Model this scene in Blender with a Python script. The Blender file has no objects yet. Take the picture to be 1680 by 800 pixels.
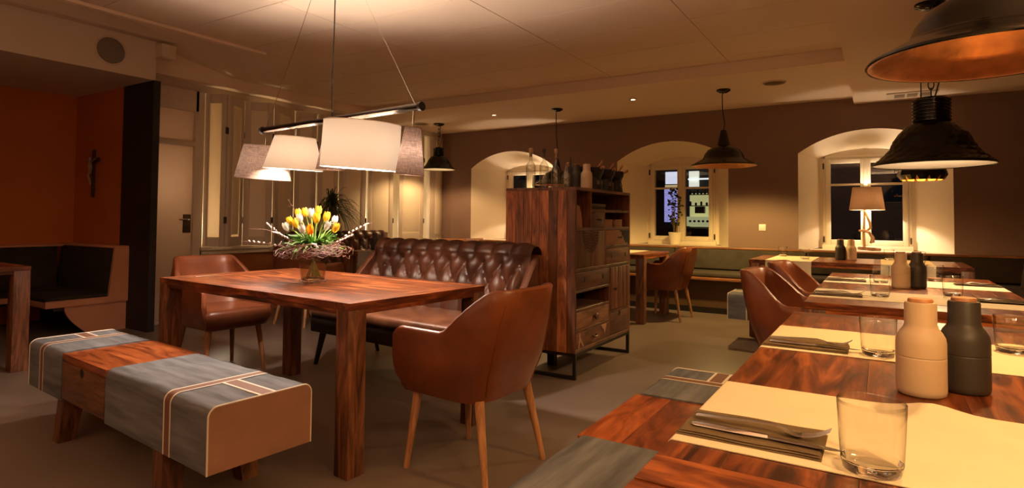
import bpy, bmesh, math, random
from mathutils import Vector, Matrix, Euler
PI = math.pi
C = bpy.context.scene.collection
S = bpy.context.scene
random.seed(7)

# ------------------------------------------------------------------ camera
cam_data = bpy.data.cameras.new('camera')
cam = bpy.data.objects.new('camera', cam_data); C.objects.link(cam)
F_PX, YAW, PITCH, ROLL, CY_PX, EYE = 972.2, .5561, .0319, .0089, 328.9, 1.12
cam_data.sensor_fit = 'HORIZONTAL'; cam_data.sensor_width = 36.0
cam_data.lens = F_PX/1680*36.0
cam_data.shift_y = -(400-CY_PX)/1680
cam_data.clip_start = .05; cam_data.clip_end = 100
cam.matrix_world = (Matrix.Translation((0, 0, EYE)) @ Matrix.Rotation(YAW, 4, 'Z') @ Matrix.Rotation(PI/2+PITCH, 4, 'X')
                    @ Matrix.Rotation(ROLL, 4, 'Z'))
S.camera = cam
# ------------------------------------------------------------------ world, light levels, exposure
S.view_settings.view_transform = 'Standard'; S.view_settings.look = 'None'
S.view_settings.exposure = 0.55; S.view_settings.gamma = 1.0; S.view_settings.use_curve_mapping = False
w = bpy.data.worlds.new('night'); S.world = w; w.use_nodes = True
w.node_tree.nodes['Background'].inputs[0].default_value = (.006, .006, .007, 1)
w.node_tree.nodes['Background'].inputs[1].default_value = .3
S.cycles.diffuse_bounces = 8; S.cycles.max_bounces = 14; S.cycles.transparent_max_bounces = 24; S.cycles.sample_clamp_indirect = 4
WARM = (1, .60, .27); AMBER = (1, .55, .2); WHITE = (1, .80, .65)
def lamp(name, loc, power, color, size=.04, kind='POINT', rot=None, spot=None, blend=.5, parent=None):
    d = bpy.data.lights.new(name, kind); d.energy = power; d.color = color
    if kind == 'AREA': d.shape = 'RECTANGLE'; d.size = size[0]; d.size_y = size[1]
    else: d.shadow_soft_size = size
    if kind == 'SPOT': d.spot_size = spot; d.spot_blend = blend
    o = bpy.data.objects.new(name, d); C.objects.link(o); o.location = loc
    if rot: o.rotation_euler = rot
    if parent: o.parent = parent
    return o
# unseen fill lights added behind and beside the camera
lamp('fill_light', (-2.2, -1.4, 2.45), 3, (1, .66, .38), (2.2, 1.2), 'AREA')
lamp('fill_light', (-4.6, .2, 2.45), 3.5, (1, .68, .42), (1.2, 1.2), 'AREA')
# more added fill, facing up so that the ceiling returns it softly
lamp('upward_fill', (-2.6, -1.3, 1.75), 40, (1, .63, .40), (1.6, .5), 'AREA', (PI, 0, 0))
lamp('upward_fill', (.3, -1.5, 1.75), 35, (1, .58, .32), (.8, .5), 'AREA', (PI, 0, 0))
lamp('side_fill', (1.15, 1.1, 1.95), 26, (1, .58, .27), (.15, .9), 'AREA', (PI, 0, 0))  # unseen light added at the side wall for an amber ceiling gradient
# the next pendant of the row, over the table end beside the camera
lamp('pendant_light', (.62, .62, 1.62), 34, (1, .60, .22), .05, 'SPOT', (0, 0, 0), math.radians(150), .4)
lamp('fill_light', (.2, -.9, 2.40), 10, (1, .62, .32), (1.0, .8), 'AREA')  # one more unseen fill light, added behind the camera

# ------------------------------------------------------------------ materials
MATS = {}
def nodes_of(name):
    m = bpy.data.materials.new(name); m.use_nodes = True
    nt = m.node_tree; p = nt.nodes['Principled BSDF']
    return m, nt, p
def plain(name, col, rough=.5, metal=0, spec=.5, coat=0, bump=0, bscale=200, vary=0, vscale=6, sheen=0, trans=0, ior=1.45):
    if name in MATS: return MATS[name]
    m, nt, p = nodes_of(name)
    p.inputs['Base Color'].default_value = (*col, 1); p.inputs['Roughness'].default_value = rough
    p.inputs['Metallic'].default_value = metal; p.inputs['Specular IOR Level'].default_value = spec
    p.inputs['Coat Weight'].default_value = coat; p.inputs['Transmission Weight'].default_value = trans
    p.inputs['IOR'].default_value = ior; p.inputs['Sheen Weight'].default_value = sheen
    tc = nt.nodes.new('ShaderNodeTexCoord')
    if vary:
        n = nt.nodes.new('ShaderNodeTexNoise'); n.inputs['Scale'].default_value = vscale; n.inputs['Detail'].default_value = 5
        nt.links.new(tc.outputs['Object'], n.inputs['Vector'])
        r = nt.nodes.new('ShaderNodeValToRGB'); r.color_ramp.elements[0].position = .3; r.color_ramp.elements[1].position = .7
        r.color_ramp.elements[0].color = (*[c*(1-vary) for c in col], 1); r.color_ramp.elements[1].color = (*[min(1, c*(1+vary)) for c in col], 1)
        nt.links.new(n.outputs['Fac'], r.inputs['Fac']); nt.links.new(r.outputs['Color'], p.inputs['Base Color'])
    if bump:
        n = nt.nodes.new('ShaderNodeTexNoise'); n.inputs['Scale'].default_value = bscale; n.inputs['Detail'].default_value = 3
        nt.links.new(tc.outputs['Object'], n.inputs['Vector'])
        b = nt.nodes.new('ShaderNodeBump'); b.inputs['Strength'].default_value = bump; b.inputs['Distance'].default_value = .01
        nt.links.new(n.outputs['Fac'], b.inputs['Height']); nt.links.new(b.outputs['Normal'], p.inputs['Normal'])
    MATS[name] = m
    return m
def wood(name, dark, mid, light, axis='X', scale=1.0, rough=.38, stretch=9.0, coat=0, var=.35):
    """grain along AXIS of the object's own space, a different cut of it on every board"""
    if name in MATS: return MATS[name]
    m, nt, p = nodes_of(name); N = nt.nodes.new; L = nt.links.new
    tc = N('ShaderNodeTexCoord'); oi = N('ShaderNodeObjectInfo')
    ad = N('ShaderNodeVectorMath'); ad.operation = 'ADD'
    mu = N('ShaderNodeVectorMath'); mu.operation = 'SCALE'; mu.inputs[0].default_value = (37, 53, 71)
    L(oi.outputs['Random'], mu.inputs['Scale']); L(tc.outputs['Object'], ad.inputs[0]); L(mu.outputs[0], ad.inputs[1])
    mp = N('ShaderNodeMapping'); s = [stretch*scale]*3; s['XYZ'.index(axis)] = 1.1*scale; mp.inputs['Scale'].default_value = s
    L(ad.outputs[0], mp.inputs['Vector'])
    n1 = N('ShaderNodeTexNoise'); n1.inputs['Scale'].default_value = 1.9; n1.inputs['Detail'].default_value = 9; n1.inputs['Roughness'].default_value = .62; n1.inputs['Distortion'].default_value = 2.0
    L(mp.outputs[0], n1.inputs['Vector'])
    mp2 = N('ShaderNodeMapping'); s2 = [70*scale]*3; s2['XYZ'.index(axis)] = 3*scale; mp2.inputs['Scale'].default_value = s2
    L(ad.outputs[0], mp2.inputs['Vector'])
    n2 = N('ShaderNodeTexNoise'); n2.inputs['Scale'].default_value = 1.5; n2.inputs['Detail'].default_value = 4; L(mp2.outputs[0], n2.inputs['Vector'])
    mx = N('ShaderNodeMath'); mx.operation = 'MULTIPLY_ADD'; mx.inputs[1].default_value = .22; L(n2.outputs['Fac'], mx.inputs[0]); L(n1.outputs['Fac'], mx.inputs[2])
    sb = N('ShaderNodeMath'); sb.operation = 'SUBTRACT'; sb.inputs[1].default_value = .11; L(mx.outputs[0], sb.inputs[0])
    r = N('ShaderNodeValToRGB'); e = r.color_ramp.elements
    e[0].position = .34; e[0].color = (*dark, 1); e[1].position = .68; e[1].color = (*light, 1)
    k = e.new(.5); k.color = (*mid, 1)
    L(sb.outputs[0], r.inputs['Fac'])
    hv = N('ShaderNodeHueSaturation'); mr = N('ShaderNodeMapRange'); mr.inputs['To Min'].default_value = 1-var; mr.inputs['To Max'].default_value = 1+var
    L(oi.outputs['Random'], mr.inputs['Value']); L(mr.outputs[0], hv.inputs['Value']); L(r.outputs['Color'], hv.inputs['Color'])
    L(hv.outputs['Color'], p.inputs['Base Color'])
    p.inputs['Roughness'].default_value = rough; p.inputs['Coat Weight'].default_value = coat; p.inputs['Coat Roughness'].default_value = .25
    b = N('ShaderNodeBump'); b.inputs['Strength'].default_value = .12; b.inputs['Distance'].default_value = .004
    L(n2.outputs['Fac'], b.inputs['Height']); L(b.outputs['Normal'], p.inputs['Normal'])
    MATS[name] = m
    return m
def leather(name, a, b, rough=.42, vscale=5, bump=.12):
    if name in MATS: return MATS[name]
    m, nt, p = nodes_of(name); N = nt.nodes.new; L = nt.links.new
    tc = N('ShaderNodeTexCoord'); n = N('ShaderNodeTexNoise'); n.inputs['Scale'].default_value = vscale; n.inputs['Detail'].default_value = 6
    L(tc.outputs['Object'], n.inputs['Vector'])
    r = N('ShaderNodeValToRGB'); e = r.color_ramp.elements; e[0].position = .33; e[1].position = .7; e[0].color = (*a, 1); e[1].color = (*b, 1)
    L(n.outputs['Fac'], r.inputs['Fac']); L(r.outputs['Color'], p.inputs['Base Color'])
    v = N('ShaderNodeTexVoronoi'); v.inputs['Scale'].default_value = 260; L(tc.outputs['Object'], v.inputs['Vector'])
    bp = N('ShaderNodeBump'); bp.inputs['Strength'].default_value = bump; bp.inputs['Distance'].default_value = .002
    L(v.outputs['Distance'], bp.inputs['Height']); L(bp.outputs['Normal'], p.inputs['Normal'])
    p.inputs['Roughness'].default_value = rough
    MATS[name] = m
    return m
def cloth(name, col, scale=600, vary=.2, rough=.95, streak=None):
    """woven fabric: fine weave bump; STREAK adds worn streaks along x"""
    if name in MATS: return MATS[name]
    m, nt, p = nodes_of(name); N = nt.nodes.new; L = nt.links.new
    tc = N('ShaderNodeTexCoord'); mp = N('ShaderNodeMapping'); mp.inputs['Scale'].default_value = streak or (8, 8, 8)
    L(tc.outputs['Object'], mp.inputs['Vector'])
    n = N('ShaderNodeTexNoise'); n.inputs['Scale'].default_value = 1; n.inputs['Detail'].default_value = 5; L(mp.outputs[0], n.inputs['Vector'])
    r = N('ShaderNodeValToRGB'); e = r.color_ramp.elements; e[0].position = .3; e[1].position = .72
    e[0].color = (*[c*(1-vary) for c in col], 1); e[1].color = (*[min(1, c*(1+vary)) for c in col], 1)
    L(n.outputs['Fac'], r.inputs['Fac']); L(r.outputs['Color'], p.inputs['Base Color'])
    ck = N('ShaderNodeTexNoise'); ck.inputs['Scale'].default_value = scale; L(tc.outputs['Object'], ck.inputs['Vector'])
    bp = N('ShaderNodeBump'); bp.inputs['Strength'].default_value = .25; bp.inputs['Distance'].default_value = .001
    L(ck.outputs['Fac'], bp.inputs['Height']); L(bp.outputs['Normal'], p.inputs['Normal'])
    p.inputs['Roughness'].default_value = rough; p.inputs['Specular IOR Level'].default_value = .2
    MATS[name] = m
    return m
def clear_glass(name, tint, base, peak, rough=0.0, edge=None):
    """single-wall glass: clear, with reflections that thicken toward the silhouette, alike from both sides"""
    if name in MATS: return MATS[name]
    m = bpy.data.materials.new(name); m.use_nodes = True; nt = m.node_tree; nt.nodes.clear(); N = nt.nodes.new; L = nt.links.new
    o = N('ShaderNodeOutputMaterial'); mix = N('ShaderNodeMixShader'); t = N('ShaderNodeBsdfTransparent'); g = N('ShaderNodeBsdfGlossy'); g.inputs['Roughness'].default_value = rough
    t.inputs[0].default_value = (*tint, 1); lw = N('ShaderNodeLayerWeight'); lw.inputs['Blend'].default_value = .5
    p = N('ShaderNodeMath'); p.operation = 'POWER'; p.inputs[1].default_value = 4.5; L(lw.outputs['Facing'], p.inputs[0])
    q = N('ShaderNodeMath'); q.operation = 'MULTIPLY_ADD'; q.inputs[1].default_value = peak; q.inputs[2].default_value = base; L(p.outputs[0], q.inputs[0])
    if edge:                                             # light is lost along the thick silhouette
        pe = N('ShaderNodeMath'); pe.operation = 'POWER'; pe.inputs[1].default_value = 3.0; L(lw.outputs['Facing'], pe.inputs[0])
        mc = N('ShaderNodeMix'); mc.data_type = 'RGBA'; mc.inputs[6].default_value = (*tint, 1); mc.inputs[7].default_value = (*edge, 1); L(pe.outputs[0], mc.inputs[0]); L(mc.outputs[2], t.inputs[0])
    L(q.outputs[0], mix.inputs[0]); L(t.outputs[0], mix.inputs[1]); L(g.outputs[0], mix.inputs[2]); L(mix.outputs[0], o.inputs['Surface'])
    MATS[name] = m
    return m
def pane_glass(name='window_glass'): return clear_glass(name, (1, 1, 1), .03, .7)
def thin_glass(name, tint=(.985, .985, .97), ior=1.45): return clear_glass(name, tint, {1.15: .02, 1.6: .16}.get(ior, .08), .8, 0, (.32, .28, .21))
def shade_cloth(name, col, trans, weave=0):
    """lamp shade fabric: part diffuse, part translucent"""
    if name in MATS: return MATS[name]
    m = bpy.data.materials.new(name); m.use_nodes = True; nt = m.node_tree; nt.nodes.clear(); N = nt.nodes.new; L = nt.links.new
    o = N('ShaderNodeOutputMaterial'); mix = N('ShaderNodeMixShader'); mix.inputs[0].default_value = trans
    d = N('ShaderNodeBsdfDiffuse'); t = N('ShaderNodeBsdfTranslucent')
    d.inputs[0].default_value = (*col, 1); t.inputs[0].default_value = (*col, 1)
    if weave:
        tc = N('ShaderNodeTexCoord'); out = []
        for sc in ((500, 500, 30), (40, 40, 700)):
            mp = N('ShaderNodeMapping'); mp.inputs['Scale'].default_value = sc; L(tc.outputs['Object'], mp.inputs['Vector'])
            n = N('ShaderNodeTexNoise'); n.inputs['Scale'].default_value = .5; n.inputs['Detail'].default_value = 2; L(mp.outputs[0], n.inputs['Vector']); out.append(n)
        a = N('ShaderNodeMath'); a.operation = 'ADD'; L(out[0].outputs['Fac'], a.inputs[0]); L(out[1].outputs['Fac'], a.inputs[1])
        r = N('ShaderNodeValToRGB'); e = r.color_ramp.elements; e[0].position = .38; e[1].position = .62
        h = N('ShaderNodeMath'); h.operation = 'MULTIPLY'; h.inputs[1].default_value = .5; L(a.outputs[0], h.inputs[0])
        e[0].color = (*[c*(1-weave) for c in col], 1); e[1].color = (*[min(1, c*(1+weave)) for c in col], 1)
        L(h.outputs[0], r.inputs['Fac']); L(r.outputs['Color'], d.inputs[0]); L(r.outputs['Color'], t.inputs[0])
    L(d.outputs[0], mix.inputs[1]); L(t.outputs[0], mix.inputs[2]); L(mix.outputs[0], o.inputs['Surface'])
    MATS[name] = m
    return m
def glow(name, col, strength):
    if name in MATS: return MATS[name]
    m, nt, p = nodes_of(name)
    p.inputs['Base Color'].default_value = (*col, 1); p.inputs['Emission Color'].default_value = (*col, 1); p.inputs['Emission Strength'].default_value = strength
    MATS[name] = m
    return m

# ------------------------------------------------------------------ mesh helpers
def B(): return bmesh.new()
def merge(bm, tb, M=None):
    if M is not None: bmesh.ops.transform(tb, matrix=M, verts=tb.verts)
    me = bpy.data.meshes.new('tmp'); tb.to_mesh(me); tb.free(); bm.from_mesh(me); bpy.data.meshes.remove(me)
def box(bm, c, s, bev=0, rot=None, seg=2):
    tb = bmesh.new(); bmesh.ops.create_cube(tb, size=1); bmesh.ops.scale(tb, vec=s, verts=tb.verts)
    if bev: bmesh.ops.bevel(tb, geom=tb.edges[:]+tb.verts[:], offset=min(bev, min(s)*.49), segments=seg, profile=.5, affect='EDGES')
    M = Matrix.Translation(c)
    if rot: M = M @ Euler(rot).to_matrix().to_4x4()
    merge(bm, tb, M); return bm
def span(bm, a, b, bev=0, seg=2):
    """box between two opposite corners"""
    return box(bm, [(a[i]+b[i])/2 for i in range(3)], [abs(b[i]-a[i]) for i in range(3)], bev, None, seg)
def lathe(bm, prof, n=32, M=None, mod=None, ends=(False, False)):
    rings = []
    for i, (r, z) in enumerate(prof):
        if r < 1e-5: rings.append([bm.verts.new((0, 0, z))])
        else: rings.append([bm.verts.new(((r*(mod(i, 2*PI*k/n) if mod else 1))*math.cos(2*PI*k/n), (r*(mod(i, 2*PI*k/n) if mod else 1))*math.sin(2*PI*k/n), z)) for k in range(n)])
    new = [v for r in rings for v in r]
    for a, b in zip(rings, rings[1:]):
        if len(a) == 1 and len(b) == 1: continue
        for k in range(n):
            j = (k+1) % n
            if len(a) == 1: bm.faces.new((a[0], b[k], b[j]))
            elif len(b) == 1: bm.faces.new((a[k], a[j], b[0]))
            else: bm.faces.new((a[k], a[j], b[j], b[k]))
    for f, r in ((ends[0], rings[0]), (ends[1], rings[-1])):
        if f and len(r) > 1: bm.faces.new(r)
    if M is not None: bmesh.ops.transform(bm, matrix=M, verts=new)
    return bm
def tube(bm, pts, r, n=8, cap=True):
    pts = [Vector(p) for p in pts]; m = len(pts)
    rr = r if isinstance(r, (list, tuple)) else [r]*m
    up = Vector((0, 0, 1)); rings = []; prev = None
    for i, p in enumerate(pts):
        t = (pts[min(i+1, m-1)]-pts[max(i-1, 0)]).normalized()
        if prev is None:
            a = t.cross(up)
            if a.length < 1e-3: a = t.cross(Vector((1, 0, 0)))
            a.normalize()
        else: a = (prev-t*prev.dot(t)).normalized()
        prev = a; b = t.cross(a)
        rings.append([bm.verts.new(p+(a*math.cos(2*PI*k/n)+b*math.sin(2*PI*k/n))*rr[i]) for k in range(n)])
    for a, b in zip(rings, rings[1:]):
        for k in range(n): bm.faces.new((a[k], a[(k+1) % n], b[(k+1) % n], b[k]))
    if cap: bm.faces.new(rings[0][::-1]); bm.faces.new(rings[-1])
    return bm
def torus(bm, c, R, r, M=None, n=20, k=8, sx=1):
    ring = [(R*sx*math.cos(2*PI*i/n), R*math.sin(2*PI*i/n), 0) for i in range(n)]
    vs = []
    for i in range(n):
        a = 2*PI*i/n; row = []
        for j in range(k):
            b = 2*PI*j/k; row.append(bm.verts.new(((R*sx+r*math.cos(b))*math.cos(a), (R+r*math.cos(b))*math.sin(a), r*math.sin(b))))
        vs.append(row)
    for i in range(n):
        for j in range(k): bm.faces.new((vs[i][j], vs[(i+1) % n][j], vs[(i+1) % n][(j+1) % k], vs[i][(j+1) % k]))
    X = Matrix.Translation(c) @ (M if M is not None else Matrix())
    bmesh.ops.transform(bm, matrix=X, verts=[v for r_ in vs for v in r_]); return bm
def sheet(bm, f, nu, nv):
    g = [[bm.verts.new(f(i/nu, j/nv)) for j in range(nv+1)] for i in range(nu+1)]
    for i in range(nu):
        for j in range(nv): bm.faces.new((g[i][j], g[i+1][j], g[i+1][j+1], g[i][j+1]))
    return g
def prism(bm, pts, axis, a, b):
    """polygon PTS extruded along AXIS from a to b"""
    def P(p, t): return {'X': (t, p[0], p[1]), 'Y': (p[0], t, p[1]), 'Z': (p[0], p[1], t)}[axis]
    A = [bm.verts.new(P(p, a)) for p in pts]; Bv = [bm.verts.new(P(p, b)) for p in pts]; n = len(pts)
    bm.faces.new(A); bm.faces.new(Bv[::-1])
    for i in range(n): bm.faces.new((A[i], A[(i+1) % n], Bv[(i+1) % n], Bv[i]))
    return bm
def wall_with_holes(bm, outer, holes, P):
    """flat face with holes: OUTER and HOLES are 2-D loops, P maps (a, b) to a point"""
    es = []
    for lp in [outer]+holes:
        vs = [bm.verts.new(P(*p)) for p in lp]
        es += [bm.edges.new((vs[i], vs[(i+1) % len(vs)])) for i in range(len(vs))]
    bmesh.ops.triangle_fill(bm, use_beauty=True, use_dissolve=False, edges=es)
    return bm
def obj(name, bm, mat, parent=None, loc=None, smooth=35, label=None):
    bmesh.ops.recalc_face_normals(bm, faces=bm.faces)
    me = bpy.data.meshes.new(name); bm.to_mesh(me); bm.free()
    if smooth:
        for p in me.polygons: p.use_smooth = True
        me.set_sharp_from_angle(angle=math.radians(smooth))
    me.materials.append(mat)
    o = bpy.data.objects.new(name, me); C.objects.link(o)
    if parent is not None: o.parent = parent
    if loc is not None: o.location = loc
    if label: o['label'] = label
    return o
def tag(o, label, cat, group=None):
    o['label'] = label; o['category'] = cat
    if group: o['group'] = group
    return o
def thing(name, label, cat, loc=(0, 0, 0), rz=0, group=None):
    o = bpy.data.objects.new(name, None); C.objects.link(o); o.empty_display_size = .1
    o.location = loc; o.rotation_euler = (0, 0, math.radians(rz))
    return tag(o, label, cat, group)
def struct(name, bm, mat, parent=None, smooth=30):
    o = obj(name, bm, mat, parent, smooth=smooth)
    if parent is None: o['kind'] = 'structure'
    return o
def struct_empty(name, loc=(0, 0, 0)):
    o = bpy.data.objects.new(name, None); C.objects.link(o); o.location = loc; o['kind'] = 'structure'; return o
def same(o, parent, loc=None, rot=None, name=None):
    """another object on the same mesh"""
    c = o.copy(); C.objects.link(c); c.parent = parent
    if loc is not None: c.location = loc
    if rot is not None: c.rotation_euler = rot
    if name: c.name = name
    return c
def dup(root, label, loc, rz=0, group=None):
    r = root.copy(); C.objects.link(r); r.location = loc; r.rotation_euler = (0, 0, math.radians(rz)); r['label'] = label
    if group: r['group'] = group
    def kids(a, b):
        for ch in list(a.children):
            c = ch.copy(); C.objects.link(c); c.parent = b
            kids(ch, c)
    kids(root, r)
    return r
def sstep(a, b, x):
    t = max(0, min(1, (x-a)/(b-a))); return t*t*(3-2*t)

# ------------------------------------------------------------------ palette
SHEE = dict(dark=(.030, .008, .003), mid=(.150, .036, .011), light=(.36, .105, .028))
WTOPX = wood('table_wood_along_x', **SHEE, axis='X', rough=.30, coat=.25, stretch=7, var=.2)
WTOPY = wood('table_wood_along_y', **SHEE, axis='Y', rough=.30, coat=.25, stretch=7, var=.2)
WLEG = wood('table_leg_wood', (.035, .013, .006), (.13, .045, .018), (.26, .10, .042), axis='Z', rough=.45)
WBENX = wood('bench_wood', (.10, .022, .006), (.27, .065, .016), (.42, .125, .035), axis='X', rough=.3, coat=.2, stretch=5, var=.25)
WCAB = wood('cabinet_wood_upright', (.06, .020, .009), (.22, .072, .028), (.38, .14, .055), axis='Z', rough=.5, stretch=6, var=.62)
WCABY = wood('cabinet_wood_across', (.05, .021, .011), (.115, .048, .024), (.19, .08, .038), axis='Y', rough=.5, stretch=6, var=.25)
WBEECH = wood('pale_leg_wood', (.22, .095, .04), (.34, .16, .07), (.45, .23, .11), axis='Z', rough=.4, stretch=12)
WRAIL = wood('rail_wood', (.16, .06, .022), (.30, .125, .05), (.42, .19, .08), axis='X', rough=.35)
WTAN = plain('banquette_end_veneer', (.50, .225, .125), .45, vary=.06, vscale=3)
WTAN_ = wood('banquette_end_wood', (.33, .14, .075), (.40, .18, .095), (.46, .22, .12), axis='Y', rough=.45, stretch=5, var=.05)
LTAN = leather('cognac_leather', (.125, .033, .012), (.225, .064, .022), .36)
LDARK = leather('brown_leather', (.060, .020, .010), (.155, .052, .024), .34, 6)
LBLACK = leather('dark_seat_leather', (.012, .008, .006), (.03, .018, .013), .45)
GREY = cloth('grey_denim', (.125, .128, .138), 500, .38, streak=(3, 26, 26))
PIPE = plain('cream_piping', (.62, .55, .46), .8)
BAND = plain('brown_band', (.16, .075, .045), .7)
TANVINYL = plain('tan_leather_end', (.29, .145, .095), .55, vary=.1, vscale=10, bump=.05)
RUN = cloth('cream_table_runner', (.66, .57, .41), 500, .04)
CREAM = plain('cream_paint', (.74, .66, .50), .55)
SHUT = plain('shutter_paint', (.62, .54, .43), .5)
SHUTP = plain('shutter_panel_paint', (.82, .73, .56), .6)
BLACKM = plain('black_metal', (.012, .010, .009), .45)
ENAMEL = plain('black_enamel', (.006, .005, .0045), .13, spec=.35, coat=.15)
COPPER = plain('copper_leaf', (.50, .20, .075), .34, metal=.85, bump=.22, bscale=26, vary=.2, vscale=20)
WENAMEL = plain('white_enamel', (.82, .80, .74), .35)
CHROME = plain('chrome', (.75, .73, .70), .12, metal=1)
STEEL = plain('cutlery_steel', (.62, .58, .52), .2, metal=1)
IRON = plain('dark_hinge_iron', (.06, .045, .035), .45, metal=.6)
GLASS = thin_glass('drinking_glass'); GBASE = plain('drinking_glass_base', (1, 1, .98), .0, trans=1, ior=1.45)
CORD = plain('black_cord', (.012, .010, .009), .6)
# ================================================================== THE ROOM
YB, XL, XR, YF, XN = 8.0, -6.40, 1.32, -2.6, -7.65      # back wall, shutter wall, right wall, wall behind the camera, back of the niche
ZB, ZT, ZR = 2.58, 2.70, 2.51                             # ceiling border, tray, lowered strip
FLOORM = plain('floor_screed', (.165, .122, .097), .33, vary=.10, vscale=1.3, spec=.45)
CEILM = plain('ceiling_paint', (.74, .60, .46), .75)
MAUVE = plain('mauve_wall', (.235, .155, .122), .85, vary=.04, vscale=2)
ORANGE = plain('orange_wall', (.46, .125, .018), .75, vary=.06, vscale=2)
BLACKP = plain('black_wall_paint', (.012, .010, .009), .6)
bm = B(); span(bm, (XN-.3, YF-.2, -.2), (XR+.2, YB+1.2, 0)); struct('floor', bm, FLOORM)
# --- ceiling: lowered border, tray with panels, lowered strip on the side of the set tables
cl = struct_empty('ceiling')
TX0, TX1, TY1 = -6.25, -.25, 6.09
bm = B(); span(bm, (XL-.2, TY1, ZB), (TX1, YB+.1, 2.95)); struct('border', bm, CEILM, cl)
bm = B(); span(bm, (XL-.2, 3.04, ZB), (TX0, TY1, 2.95)); struct('border', bm, CEILM, cl)
bm = B(); span(bm, (TX1, YF-.1, ZR), (XR+.1, YB+.1, 2.95)); struct('lowered_strip', bm, CEILM, cl)
bm = B(); span(bm, (XN-.1, YF-.1, 2.95), (TX1, TY1, 3.1)); struct('slab', bm, CEILM, cl)
bm = B(); span(bm, (-5.06, YF-.1, ZT+.02), (TX1, TY1, 2.96)); struct('slab', bm, CEILM, cl)
bm = B(); prism(bm, [(2.752, ZT+.235), (4.0, ZT), (4.0, ZT+.24), (2.752, ZT+.26)], 'X', XL-.3, -5.06); struct('sloped_panel', bm, CEILM, cl, smooth=0)
bm = B(); span(bm, (-5.06, 2.752, ZT), (-4.982, 3.998, ZT+.02)); struct('ceiling_panel', bm, CEILM, cl, smooth=0)
bm = B(); span(bm, (-6.26, 4.0, ZT+.02), (-5.06, TY1, 2.96)); struct('slab', bm, CEILM, cl)
xs = [TX0+.005]; x = -2.5-1.24*3
xs = [-6.24, -6.22+0.0] if False else [TX0, -4.98, -3.74, -2.50, -1.26, TX1]
ys = [YF, -1.63, -1.0, -.375, .25, .875, 1.5, 2.125, 2.75, 3.375, 4.0, 4.625, 5.25, 5.875, TY1]
for i in range(5):
    for j in range(len(ys)-1):
        g_ = .0035; hi = i == 0 and ys[j+1] < 2.8          # the strip next to the soffit lies higher
        if i == 0 and 2.7 < ys[j] < 3.5: continue
        bm = B(); span(bm, ((XN if hi else xs[i])+g_, ys[j]+g_, .235*hi+ZT), ((-5.06 if hi else xs[i+1])-g_, ys[j+1]-g_, ZT+.02+.235*hi))
        struct('ceiling_panel', bm, CEILM, cl, smooth=0)
bm = B(); span(bm, (-5.06, YF, ZT-.022), (-5.00, 3.55, ZT+.005)); struct('ceiling_strip', bm, CEILM, cl)
# --- soffit over the niche and its ledge
SOF = plain('soffit_paint', (.60, .50, .38), .75)
sf = struct_empty('trim_1')
bm = B(); span(bm, (XN-.1, YF-.1, 2.45), (-6.02, 3.05, 2.95)); struct('soffit', bm, SOF, sf)
bm = B(); span(bm, (-6.02, YF-.1, 2.83), (-5.90, 3.18, 2.95), .003); struct('ledge', bm, SOF, sf)
bm = B(); span(bm, (-6.02, 3.04, 2.675), (-5.90, 3.18, 2.80), .003); struct('ledge', bm, SOF, sf)
# --- walls
bm = B(); span(bm, (XN-.2, YF-.1, 0), (XN, 3.2, 2.5)); struct('wall_niche', bm, ORANGE)
pw = struct_empty('wall_partition')
bm = B(); span(bm, (XN, 3.04, 0), (-6.60, 3.10, 2.45)); struct('orange_face', bm, ORANGE, pw)
bm = B(); span(bm, (-6.60, 3.035, 0), (-6.02, 3.10, 2.45)); struct('black_face', bm, BLACKP, pw)
bm = B(); span(bm, (XR, YF-.1, 0), (XR+.15, YB+1, 2.6)); struct('wall_right', bm, plain('dark_side_wall', (.15, .10, .08), .85))
bm = B(); span(bm, (XN-.1, YF-.15, 0), (XR+.1, YF, 2.95)); struct('wall_front', bm, plain('front_wall_paint', (.30, .22, .16), .85))
# --- window wall with three splayed arched niches
def arch(x0, x1, z0, zs, zt, n=20):
    """loop: bottom edge, then up and over a flat arch"""
    c = (x0+x1)/2; h = (x1-x0)/2; k = zt-zs; R = (h*h+k*k)/(2*k); a0 = math.asin(min(1, h/R))
    return [(x0, z0), (x1, z0)] + [(c+R*math.sin(a0*(1-2*i/n)), zs+k-R+R*math.cos(a0*(1-2*i/n))) for i in range(n+1)]
NICHES = [((-5.775, -4.245), (-5.40, -4.44)), ((-3.20, -1.67), (-2.93, -1.90)), ((-.85, .68), (-.66, .36))]
ZS0 = .775; YW = 8.5
wb = struct_empty('wall_back')
bm = B()
wall_with_holes(bm, [(XL-.3, 0), (XR+.1, 0), (XR+.1, 2.75), (XL-.3, 2.75)], [arch(a, b, ZS0, 1.96, 2.21) for (a, b), _ in NICHES], lambda a, b: (a, YB, b))
struct('plaster_face', bm, MAUVE, wb, smooth=0)
NICHEM = plain('niche_plaster', (.80, .71, .55), .8)
WINS = []
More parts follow.
